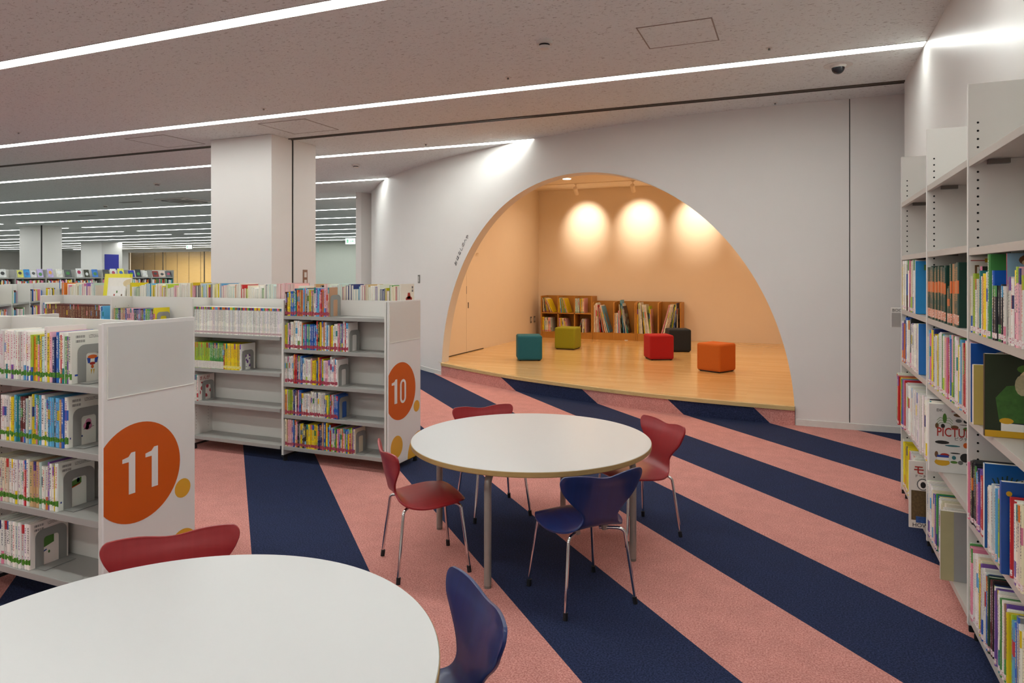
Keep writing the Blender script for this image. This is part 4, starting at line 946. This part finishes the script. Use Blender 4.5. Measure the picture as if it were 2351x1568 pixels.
flat(o, [(.03, .068), (.075, .068), (.075, .078), (.03, .078)], M['inkblue'], .041); flat(o, [(.03, .055), (.075, .055), (.075, .068), (.03, .068)], M['paper'], .041)
rrow('w14/26*7 c12/25*4 p8/25*2 v9/25 y8/26 g8/26 b9/26 y8/26 w12/26*4 c14/26*3 k8/24 w14/25*3 n8/25 y9/25 b9/26 w12/26 v10/26', B, .101, 'on the middle tall bay, bottom', 68, tk=1.3, depth=.19)
o = big_cover(3.36, .565, .101, .22, .29, .016, '9d9d9c', 'grey book with a wide olive spine strip, middle bay, bottom tier', 'cfcfca'); flat(o, [(.0, .0), (.048, .0), (.048, .29), (.0, .29)], plain('olive_cloth', 'b4ad84', .5), .016); flat(o, ell(.155, .12, .012, .013), M['inkbrown'], .016); flat(o, ell(.145, .095, .012, .013), M['inkbrown'], .016)
# near bay
rrow('y26/20 w8/21 l18/22 w14/20*3 c14/20 k12/24 t10/23.5 w14/21 r20/21 y20/22 w14/23*2 g18/28 w20/23 b14/23 k14/18*5', C_-.012, 1.169, 'on the nearest tall bay, tier three', 69, depth=.17, fit=.43)
rrow('w16/18*1 k10/20 y12/21 w16/21*3 z24/21 p18/23 x18/24*2 w14/22*5', 2.575, 1.169, 'right of the light blue cartoon book', 76, depth=.17)
o = big_cover(3.047, .612, 1.170, .17, .284, .004, 'e2ded6', 'white workbook with a pencil and sum drawing, nearest tall bay', 'e2ded6'); ctext(o, '[+1', .05, M['inkbrown'], .01, .215, .004, bold=.001); flat(o, [(.0, .266), (.17, .266), (.17, .269), (.0, .269)], M['inkred'], .004); flat(o, [(.045, .26), (.16, .262), (.16, .277), (.045, .275)], M['inkgold'], .0045)
o = big_cover(2.597, .618, 1.169, .172, .284, .01, '8fb9d0', 'light blue book with a cartoon child writing, nearest tall bay', 'b03a68'); flat(o, ell(.06, .262, .03, .018), M['inkbrown'], .01); flat(o, ell(.062, .254, .024, .012), M['inkflesh'], .0105); flat(o, [(.02, .225), (.14, .225), (.15, .235), (.06, .24)], M['inkflesh'], .01); flat(o, [(.05, .23), (.09, .23), (.09, .24), (.06, .24)], M['paper'], .0105); flat(o, ell(.04, .195, .014, .014), M['inkbrown'], .01); flat(o, ell(.06, .15, .03, .016), M['inkbrown'], .01); flat(o, ell(.12, .19, .04, .03), plain('magenta_ink', 'b02a6c', .5), .01)
rrow('x12/28 w10/28 c22/28 m8/28 p6/28', C_, .846, 'on the nearest tall bay, tier four', 70, depth=.17)
o = big_cover(2.955, .592, .846, .2, .288, .012, '1e57ae', 'blue optical tricks book with a grey disc on its cover', 'e8e4e0'); ctext(o, 'Optical Tric', .02, M['inkred'], .10, .252, .012, .78); ctext(o, '視覚', .034, M['inkblue'], .05, .217, .0125); flat(o, clip(ell(.16, .19, .13, .085), 0, .2, 0, .288), plain('grey_disc', 'a9aaa6', .5), .0118)
for q in [q for q in o.children if q.name.startswith('cover_title')]: q.location.y = -.0008
o = big_cover(2.92, .592, .846, .2, .215, .02, 'cdbb6a', 'mustard yellow book in front of the blue optical tricks book', 'efe8de'); flat(o, [(.055, .035), (.075, .035), (.075, .05), (.055, .05)], M['inkblue'], .02)
rrow('u12/20 m10/20', 2.765, .846, 'behind the dark green portrait book', 71, depth=.17, x=.6)
o = big_cover(2.73, .585, .832, .22, .275, .02, '27331f', 'dark green book with a painted bearded man, nearest tall bay', '1c2018')
o.location.z = .846
for pts, m in ((clip([(.04, .05), (.03, .13), (.06, .17), (.12, .18), (.2, .15), (.22, .05)], 0, .219, 0, .27), plain('green_robe', '3c6a2a', .6, noise=.4, scale=60)), (ell(.125, .195, .03, .032), M['inkflesh']), (ell(.105, .175, .022, .035), plain('grey_beard', 'b8b08a', .6, noise=.3, scale=90)), (clip(ell(.125, .228, .036, .016), 0, .219, 0, .274), M['inkgreen']), ([(0, 0), (.219, 0), (.219, .02), (0, .022)], M['inkgold']), ([(.045, .012), (.12, .01), (.12, .045), (.045, .048)], M['paper']), ([(.045, .035), (.12, .033), (.12, .046), (.045, .048)], M['inkblue']), (ell(.06, .055, .02, .01), M['inkgold'])):
    flat(o, pts, m, .02+.0003*R.random())
rrow('p10/22 y8/22 k14/23*5 v12/21 p10/21 v14/22*2 r14/21*2 m10/20', C_, .461, 'on the nearest tall bay, tier five', 72, tk=1.15, depth=.15)
o = big_cover(2.765, .592, .461, .2, .285, .02, '1c5ea6', 'blue picture book with palm fronds and red Japanese lettering', 'e8e6e2'); flat(o, clip(ell(.16, .16, .13, .09), 0, .2, 0, .28), plain('pale_disc', 'c8c8c4', .5), .02); ctext(o, 'なぜ人', .024, M['inkred'], .11, .215, .0212)
for k in range(7): flat(o, [(.052, .165), (.02+.014*k, .25-.004*abs(k-3)), (.024+.014*k, .25-.004*abs(k-3)), (.058, .165)], plain('frond', '1f3b2c', .6), .0204+.0001*k)
rrow('c14/21 w14/22*3 q12/24 b8/24 w10/24 s6/23 x14/23 l14/21 k6/22', 2.74, .461, 'right of the blue palm book', 73, tk=1.2, depth=.17, x=.6)
o = big_cover(2.545, .588, .461, .21, .285, .02, '174f9e', 'blue notebook-like book with gold studs, nearest tall bay', '1a50a0'); flat(o, ell(.02, .27-.02, .008, .008), M['inkgold'], .02)
rrow('r10/24 w14/24*3 c14/25*3 w14/24*6 b14/23*2 y12/24*3', 2.515, .461, 'right of the blue notebook', 74, tk=1.3, depth=.17, fill=.2, h0=.24)
rrow('w18/27 g9/27 p12/27*2 w12/26*3 c10/26*4 y8/26 v10/26*2 w10/26*4 n10/26 b8/26 f14/26 m16/26 k8/26 n10/25 w10/25 v8/25*3 w8/25*4 g12/25 w10/25 u10/25 v8/25 w10/24*2 y10/24 l10/24 s20/23 b14/24 z18/26 w10/25*4 c10/25*4', C_, .101, 'on the nearest tall bay, bottom', 75, tk=1.25, depth=.19, dens=1, fill=.70, h0=.24)
# small BOOK plate on the far shelf end
o = empty('shelf_sign', (.553, 4.845, 1.05)); MB().box(0, 0, 0, .1, .006, .125).build('plate', M['plastic'], o, bevel=.002); MB().box(.004, -.001, .005, .096, 0, .092).build('insert', plain('grey_insert', 'a8a29c', .5), o); text('sign_text', 'BOO', .026, M['inkgrey'], (.006, -.0012, .1), (1, 0, 0), (0, 0, 1), o)
tag(o, 'small grey shelf sign with the letters BOO at the far shelf end', 'sign')

# ------------------------------------------------------------------ round tables
def table(cx, cyy, rz, lb):
    o = empty('round_table', (cx, cyy, 0), rz); Rr = .61; TZ = .545; TT = .026
    v = []; f = []; n = 128
    for z, r in ((TZ-TT+.0015, 0), (TZ-.0015, Rr-.0015), (TZ, Rr-.003)):
        if r: v += [(r*math.cos(2*PI*i/n), r*math.sin(2*PI*i/n), z) for i in range(n)]
    f = [tuple(range(n, 2*n))] + [(i, (i+1) % n, n+(i+1) % n, n+i) for i in range(n)]
    mesh_obj('tabletop', v, f, M['tabletop'], o)
    v = []; f = []
    prof = [(Rr-.004, TZ-TT), (Rr-.001, TZ-TT+.002), (Rr, TZ-TT+.004), (Rr, TZ-.003), (Rr-.0015, TZ-.0016)]
    for r, z in prof: v += [(r*math.cos(2*PI*i/n), r*math.sin(2*PI*i/n), z) for i in range(n)]
    for k in range(len(prof)-1): f += [(k*n+i, k*n+(i+1) % n, (k+1)*n+(i+1) % n, (k+1)*n+i) for i in range(n)]
    f.append(tuple(range(n))[::-1]); mesh_obj('edge_band', v, f, M['plyedge'], o, smooth=False)
    MB().box(-.36, -.02, TZ-TT-.03, .36, .02, TZ-TT).box(-.02, -.36, TZ-TT-.0299, .02, .36, TZ-TT-.0001).build('frame', M['legmetal'], o)
    for k in range(4):
        a = k*PI/2; pts = [(.38, 0, TZ-TT-.012), (.47, 0, TZ-TT-.012)] + [(.47+.06*math.sin(t), 0, TZ-TT-.012-.06*(1-math.cos(t))) for t in (.3, .6, .9, 1.2, PI/2)] + [(.53, 0, .012)]
        l = MB().tube(pts, .0165, n=20).build('leg', M['legmetal'], o, rot=(0, 0, a)); smooth_angle(l, 50)
        MB().cyl((.53, 0, 0), .0155, .012, n=18).build('foot_cap', M['plastic_grey'], l)
    tag(o, lb, 'table', 'round white tables'); return o
table(-1.255, 3.275, math.radians(0), 'round white table with a wooden edge in the middle of the carpet')
table(-1.26, 1.04, math.radians(20), 'round white table nearest the camera')

# ------------------------------------------------------------------ chairs
def chair(name, m, lb):
    o = empty(name, (0, 0, 0))        # faces +x
    prof = [(.172, .318), (.150, .332), (.11, .341), (.06, .341), (.0, .335), (-.05, .331), (-.09, .332), (-.120, .339), (-.142, .354), (-.156, .376), (-.164, .402), (-.172, .432), (-.181, .464), (-.190, .497), (-.198, .528), (-.204, .549), (-.207, .563), (-.209, .573), (-.2095, .579)]
    hw = [.085, .135, .166, .183, .186, .176, .155, .130, .106, .088, .083, .106, .142, .172, .189, .195, .193, .186, .173, .152]
    # densify
    P = []; Wd = []
    nseg = 4
    for i in range(len(prof)-1):
        for k in range(nseg):
            t = k/nseg
            def cr(a, b, c, d): return .5*((2*b)+(-a+c)*t+(2*a-5*b+4*c-d)*t*t+(-a+3*b-3*c+d)*t**3)
            q = [prof[max(i-1, 0)], prof[i], prof[i+1], prof[min(i+2, len(prof)-1)]]; h4 = [hw[max(i-1, 0)], hw[i], hw[i+1], hw[min(i+2, len(hw)-1)]]
            P.append((cr(*[x[0] for x in q]), cr(*[x[1] for x in q]))); Wd.append(cr(*h4))
    P.append(prof[-1]); Wd.append(hw[-1])
    nv = 17; v = []; f = []
    for i, ((a, z), h_) in enumerate(zip(P, Wd)):
        s = i/(len(P)-1); back = max(0, min(1, (z-.36)/.15)) if a < -.1 else 0
        for j in range(nv):
            q = -1+2*j/(nv-1); y = h_*q
            # seat edges dip a little, back wraps forward; top edge is lower in the middle
            dz = -.010*(q**2)*(1-back)*(1 if a < .12 else .4); da = .030*(y/.19)**2*back
            top = max(0, (z-.52)/.06) if a < -.1 else 0; dz -= top*.018*math.exp(-(q/.5)**2)
            v.append((a+da, y, z+dz))
    for i in range(len(P)-1):
        for j in range(nv-1):
            k = i*nv+j; f.append((k, k+nv, k+nv+1, k+1))
    sh = mesh_obj('seat_shell', v, f, m, o, smooth=True)
    sd = sh.modifiers.new('thickness', 'SOLIDIFY'); sd.thickness = .009; sd.offset = 0
    bv = sh.modifiers.new('edge', 'BEVEL'); bv.width = .003; bv.segments = 2; bv.limit_method = 'ANGLE'; bv.angle_limit = math.radians(50)
    MB().box(-.07, -.055, .312, .07, .055, .326).box(-.095, -.08, .300, -.07, -.055, .328).box(-.095, .055, .300, -.07, .08, .328).box(.07, -.08, .300, .09, -.055, .330).box(.07, .055, .300, .09, .08, .330).build('seat_bracket', M['legmetal'], o, bevel=.003)
    for fx, sy in ((1, 1), (1, -1), (-1, 1), (-1, -1)):
        x0, y0, x1, y1 = fx*.07, sy*.05, fx*.168, sy*.168
        pts = [(x0, y0, .308), (fx*.112, sy*.105, .311)]
        bx, by = fx*.138, sy*.137
        for t in (0, .25, .5, .75, 1):
            a = t*PI/2*.86; pts.append((fx*.118+(bx-fx*.118)*math.sin(a), sy*.113+(by-sy*.113)*math.sin(a), .311-.022*(1-math.cos(a))))
        pts.append((x1, y1, .018))
        l = MB().tube(pts, .0068, n=14).build('leg', M['chrome'], o); smooth_angle(l, 60)
        dx = (x1-bx)/.27*.03
        MB().tube([(x1-dx*.9, y1-sy*abs(dx)*.9, .030), (x1, y1, 0)], .0098, n=14).build('rubber_foot', M['black'], l)
    tag(o, lb, 'chair', 'small plywood chairs'); return o
redc = chair('chair', M['redply'], 'red plywood chair left of the middle table, seat in full view')
bluec = chair('chair', M['blueply'], 'blue plywood chair with its back to the camera at the middle table')
def place(o, x, y, deg): o.location = (x, y, 0); o.rotation_euler = (0, 0, math.radians(deg)); return o
place(redc, -1.637, 2.857, 45)
place(bluec, -.858, 2.842, 137)
def dup(src, x, y, deg, lb):
    c = copy_tree(src); place(c, x, y, deg); c['label'] = lb; return c
dup(redc, -.795, 3.655, 227, 'red plywood chair on the right side of the middle table')
dup(redc, -1.64, 3.66, -46, 'red plywood chair mostly hidden behind the middle table')
dup(redc, -1.66, 1.44, -42, 'red plywood chair behind the nearest table, only its back showing')
dup(bluec, -.87, 1.43, 227, 'blue plywood chair at the nearest table, only its back showing')

# ------------------------------------------------------------------ cube stools in the nook
def cube_stool(x, y, deg, col, lb, s=.345):
    o = empty('cube_stool', (x, y, PZ), math.radians(deg))
    h2 = s/2
    q = MB().box(-h2, -h2, .012, h2, h2, .35).build('cushion', fabric('fabric_'+col, col), o, bevel=.028, seg=5); smooth_angle(q, 60)
    MB().box(-h2+.02, -h2+.02, .006, h2-.02, h2-.02, .014).build('base', M['black'], o)
    for a in (-1, 1):
        for b in (-1, 1): MB().cyl((a*(h2-.04), b*(h2-.04), 0), .014, .008, n=12).build('foot', M['black'], o)
    tag(o, lb, 'stool', 'fabric cube stools'); return o
def from_corner(p, ang, s=.345):
    a = math.radians(ang); ex = Vector((math.cos(a), math.sin(a))); ey = Vector((-math.sin(a), math.cos(a))); c = Vector(p)+(ex+ey)*s/2; return c.x, c.y, ang
cube_stool(*from_corner((-3.553, 8.769), 26), '20697a', 'teal fabric cube stool, leftmost in the nook')
cube_stool(*from_corner((-3.228-.34, 10.391-.02), -1), '8c8c14', 'olive green fabric cube stool in front of the bookcases')
cube_stool(*from_corner((-1.871, 9.539), 27), 'a81418', 'red fabric cube stool in the middle of the nook')
cube_stool(*from_corner((-1.80, 10.655), 20), '20262e', 'black fabric cube stool behind the red one')
cube_stool(*from_corner((-.843, 8.622), 61), 'c8641a', 'orange fabric cube stool, nearest the platform edge')

# ------------------------------------------------------------------ nook bookcases
def oakcase_tall(x0, y0):
    o = empty('oak_bookcase', (x0, y0, PZ)); W_, D, Hh = 1.01, .34, .79
    MB().box(0, 0, 0, .022, D, Hh).build('side_panel', M['oak'], o, bevel=.002); MB().box(W_-.022, 0, 0, W_, D, Hh).build('side_panel', M['oak'], o, bevel=.002)
    MB().box(.022, D-.01, .1, W_-.022, D, Hh).build('back_panel', M['oak'], o)
    MB().box(.022, .01, 0, W_-.022, .03, .115).build('plinth', M['oak'], o)
    for z in (.115, .475): MB().box(.022, .004, z-.018, W_-.022, D-.01, z).build('shelf', M['oak'], o)
    for x in (.336, .658): MB().box(x, .004, .115, x+.018, D-.01, Hh-.012).build('divider', M['oak'], o)
    tag(o, 'taller oak bookcase of two tiers and three columns in the nook corner', 'bookcase'); return o
def oakcase_low(x0, y0, lb):
    o = empty('oak_bookcase', (x0, y0, PZ)); W_, D, Hh = .80, .36, .70
    for x in (0, .39, .78):
        pr = [(0, 0), (0, Hh-.06)] + [(.06-.06*math.cos(a), Hh-.06+.05*math.sin(a)) for a in (.4, .8, 1.2, PI/2)] + [(D, Hh), (D, 0)]
        MB().poly([(x, a, b) for a, b in pr], (.022 if x else .022, 0, 0)).build('divider' if x == .39 else 'side_panel', M['oak'], o, bevel=.003)
    MB().box(.022, D-.01, .1, .78, D, Hh).build('back_panel', M['oak'], o)
    MB().box(.022, .01, 0, .78, .03, .115).build('plinth', M['oak'], o)
    MB().box(.022, .01, .115, .39, D-.01, .13).box(.412, .01, .115, .78, D-.01, .13).build('shelf', M['oak'], o)
    MB().box(.6, .008, .0, .66, .012, .012).build('floor_clip', M['plastic'], o)
    tag(o, lb, 'bookcase'); return o
CY_ = 12.2
oakcase_tall(-4.47, CY_); oakcase_low(-3.455, CY_, 'low oak bookcase beside the taller one in the nook'); oakcase_low(-2.65, CY_, 'low oak bookcase at the right end of the nook cases')
GN = 'picture books in the nook bookcases'
def nrow(sp, x, z, pl_, sd, lean, **k):
    return row(sp, (x, CY_+.012, PZ+z), (1, 0), GN, pl_, seed=sd, name='picture_book', cat='picture book', noun='picture book', lean=lean, jit=.008, depth=.24, **k)
rt = dict(tagc='c8341e', tagz=.018, tagh=.012, wob=1); gt = dict(tagc='1f6a3c', tagz=.018, tagh=.01, wob=1)
nrow('w10/27 y9/28 k9/28 z11/28 y11/28 u10/28 c10/28 y11/27', -4.44, .476, 'in the top left compartment', 81, [-4, -5, -7, -9, -12, -16, -20, -24], **rt)
nrow('y12/27 c11/28 s9/28 y10/28 z10/28 l11/27 y10/28 x10/28 y9/28', -4.113, .476, 'in the top middle compartment', 82, [0, -4, -5, -8, -10, -12, -14, -16, -18])
nrow('q14/27*2 t12/27 q12/27*3 r9/27 y13/27 c10/27*2 y10/27 w10/27 x10/27', -3.79, .476, 'in the top right compartment', 83, [0]*6+[-3]*2+[0]*5, **gt)
nrow('y18/27*2 q14/26*2 w13/26*3 y12/26 x13/26*3 q14/26', -4.445, .116, 'in the lower left compartment', 84, [0, 0]+[-3]*10, **rt)
nrow('x14/26*2 y12/26*2 c12/26*3 y12/26 w12/26 x12/26', -4.113, .116, 'in the lower middle compartment', 85, [-2, -2, -4, -5, -6, -8, -8, -9, -10, -11])
nrow('_60 x12/25 w11/25*3 y12/25 u12/25 x12/25', -3.79, .116, 'in the lower right compartment', 86, [0, 14, 0, 0, 0, 0, 0, 0])
nrow('w14/50 c12/52 x10/52 w14/54 w13/52 r12/50 k10/47 x10/48 o9/48 w11/51 w12/52 s12/50', -3.43, .131, 'in the first low compartment', 87, [0, 0, -1, -2, -4, -6, -8, -9, -11, -12, -14, -16], pic=1)
nrow('c18/36 u16/36 w18/36 s12/36 p14/40 w12/52 k14/55 s12/60 z14/50 w12/54 d16/50', -3.04, .131, 'in the second low compartment', 88, [0, 0, 0, 0, -1, -2, -4, -6, -7, -8, -10], pic=1)
nrow('y16/44 w10/54 w12/56*3 k9/50 y10/50 w14/52*4 w12/53 l14/50 x14/44', -2.625, .131, 'in the third low compartment', 89, [0, -2, -3, -4, -4, -5, -6, -7, -7, -8, -8, -8, -3, -3], pic=1)
nrow('_30 x12/54 p10/55 w12/54*2 c12/54*3 k10/50 g10/52 y9/50 b12/54 n12/56 w12/46', -2.235, .131, 'in the fourth low compartment', 90, [0, 15, 15, 14, 14, 13, 12, 11, 9, 8, 7, 6, 5, 0], pic=1)

# ------------------------------------------------------------------ far library furniture (left)
rnd = random.Random(3)
def far_books(name, p0, u, z, length, h, seed, lb, parent=None, d=.16):
    """too far to pick single books: one mesh"""
    r_ = random.Random(seed); u = Vector((u[0], u[1], 0)).normalized(); dp = Vector((-u.y, u.x, 0)); m = MB(); x = 0
    mats = [plain('far_book_'+k, PAL[k], .6) for k in 'wcyrbtgkpsom'] if not hasattr(far_books, 'm') else far_books.m
    far_books.m = mats
    while x < length:
        if r_.random() < .05: x += r_.choice([.05, .12]); continue
        t = r_.uniform(.014, .034); hh = h*r_.uniform(.78, 1.); a = Vector(p0)+u*x
        z_ = z+.002; m.poly([a+Vector((0, 0, z_)), a+u*t+Vector((0, 0, z_)), a+u*t+dp*d+Vector((0, 0, z_)), a+dp*d+Vector((0, 0, z_))], (0, 0, hh), mi=r_.choice([0, 0, 0, 1, 1, 2, 3, 4, 5, 6, 7, 8, 9, 10, 11])); x += t+.001
    o = m.build(name, mats); tag(o, lb, 'books', kind='stuff'); return o
# slanted magazine display row
s_, c_ = math.sin(YAW), math.cos(YAW)
def cw(x, d): return Vector((x*c_-d*s_, x*s_+d*c_, 0))
pA, pB = cw(-.7285*19.4, 19.4), cw(-.4955*23.3, 23.3)
uD = (pB-pA).normalized(); LD = (pB-pA).length; dD = Vector((-uD.y, uD.x, 0)); nb = 6; bw = LD/nb
rzD = math.atan2(uD.y, uD.x)
cols_ = ['c9a14a', 'e6e4de', '4a4038', 'd8d66a', '2a8ed0', 'e8dfe8', 'b6a5d4', 'e2d6cc', '5a5a5c', 'f0f0f0', '3f3f32', '3a78c8', '26282c', 'd8d8d0', 'e0d84a', '2a36a8', '3a3d42', 'd9d5cf', '8a2a22', 'e0c0b0', '505256', 'f0e0e0', '6a3a78', 'c0d0e0']
cn_ = ['tan', 'white', 'brown', 'yellow', 'blue', 'pale', 'lilac', 'cream', 'grey', 'plain white', 'olive', 'mid blue', 'black', 'light grey', 'bright yellow', 'deep blue', 'charcoal', 'off-white', 'dark red', 'peach', 'slate', 'rosy', 'plum', 'icy blue']
for k in range(-1, nb):
    b0 = pA+uD*(k*bw)
    o = empty('display_shelf', b0, rzD)
    MB().box(0, 0, .05, .03, .45, 1.49).build('side_panel', M['steel_grey'], o)
    if k == nb-1: MB().box(bw-.03, 0, .05, bw, .45, 1.49).build('side_panel', M['steel_grey'], o)
    MB().box(.03, .40, .05, bw-.002, .43, 1.49).build('back_panel', M['steel_white'], o)
    for z in (1.26, .93, .6, .27): MB().box(.03, .01, z-.035, bw-.002, .4, z).build('shelf', M['steel_grey'], o)
    tag(o, f'grey display shelf bay with slanted magazines, {ordinal(k+2)} from the left', 'bookshelf', 'distant magazine display shelves')
    far_books('shelved_books', b0+uD*.04, (uD.x, uD.y), .93, bw-.115, .27, 100+k, f'books under the magazine display, {ordinal(k+2)} bay').name = 'book_rows'
    nm_ = 2 if k < 0 else (4 if k == 0 else 3)
    for q in range(nm_):
        i_ = (k+1)*3+q; i_ = i_ % len(cols_); wd = rnd.uniform(.14, min(.2, (bw-.12)/nm_-.01)); hh = rnd.uniform(.2, .29)
        mg = empty('magazine', b0+uD*(.09+q*(bw-.1)/nm_)+dD*.04+Vector((0, 0, 1.268)), rzD)
        z_ = MB().box(0, 0, 0, wd, .012, hh).build('cover', plain('magazine_'+cols_[i_], cols_[i_], .35, noise=.5, scale=14), mg, rot=(math.radians(-22), 0, 0))
        MB().poly([(a, -.001, b) for a, b in ell(wd*.5, hh*rnd.uniform(.35, .6), wd*.3, hh*.22, 9)], (0, .001, 0)).build('cover_picture', plain('mag_pic', rnd.choice(['b03a5a', '3a6ab0', 'd8a040', '404040', '4a8a4a', 'e0e0e0']), .4), mg, rot=(math.radians(-22), 0, 0))
        tag(mg, f'{cn_[i_]} magazine on the distant display shelf, {ordinal(q+1)} in the {ordinal(k+2)} bay', 'magazine', 'magazines on the distant display shelf')
# diagonal low shelving at the far left
pD = Vector((-11.9, 6.9, 0)); uE = Vector((-.66, .75, 0)).normalized(); dE = Vector((-uE.y, uE.x, 0)); rzE = math.atan2(uE.y, uE.x)
for k in range(-1, 4):
    b0 = pD+uE*(k*.9)
    o = empty('diagonal_bookshelf', b0, rzE)
    MB().box(0, 0, .05, .025, .4, 1.19).build('side_panel', M['steel_white'], o)
    if k == 3: MB().box(.875, 0, .05, .9, .4, 1.19).build('side_panel', M['steel_white'], o)
    MB().box(.025, .2, .05, .898, .22, 1.19).build('back_panel', M['steel_white'], o)
    for z in (.86, .55, .24): MB().box(.025, .005, z-.03, .898, .199, z).build('shelf', M['steel_grey'], o)
    tag(o, f'white low shelving bay running diagonally at the far left, {ordinal(k+2)} from the near end', 'bookshelf', 'diagonal low shelving')
    if k >= 0:
        for z, ln in ((.86, .3 if k < 2 else .7), (.55, .7)): far_books('book_rows', b0+uE*.04+dE*.02, (uE.x, uE.y), z, ln, .23, 200+k, f'short run of books on the diagonal shelving, bay {ORD[k+2]}, {"upper" if z > .6 else "lower"} tier')
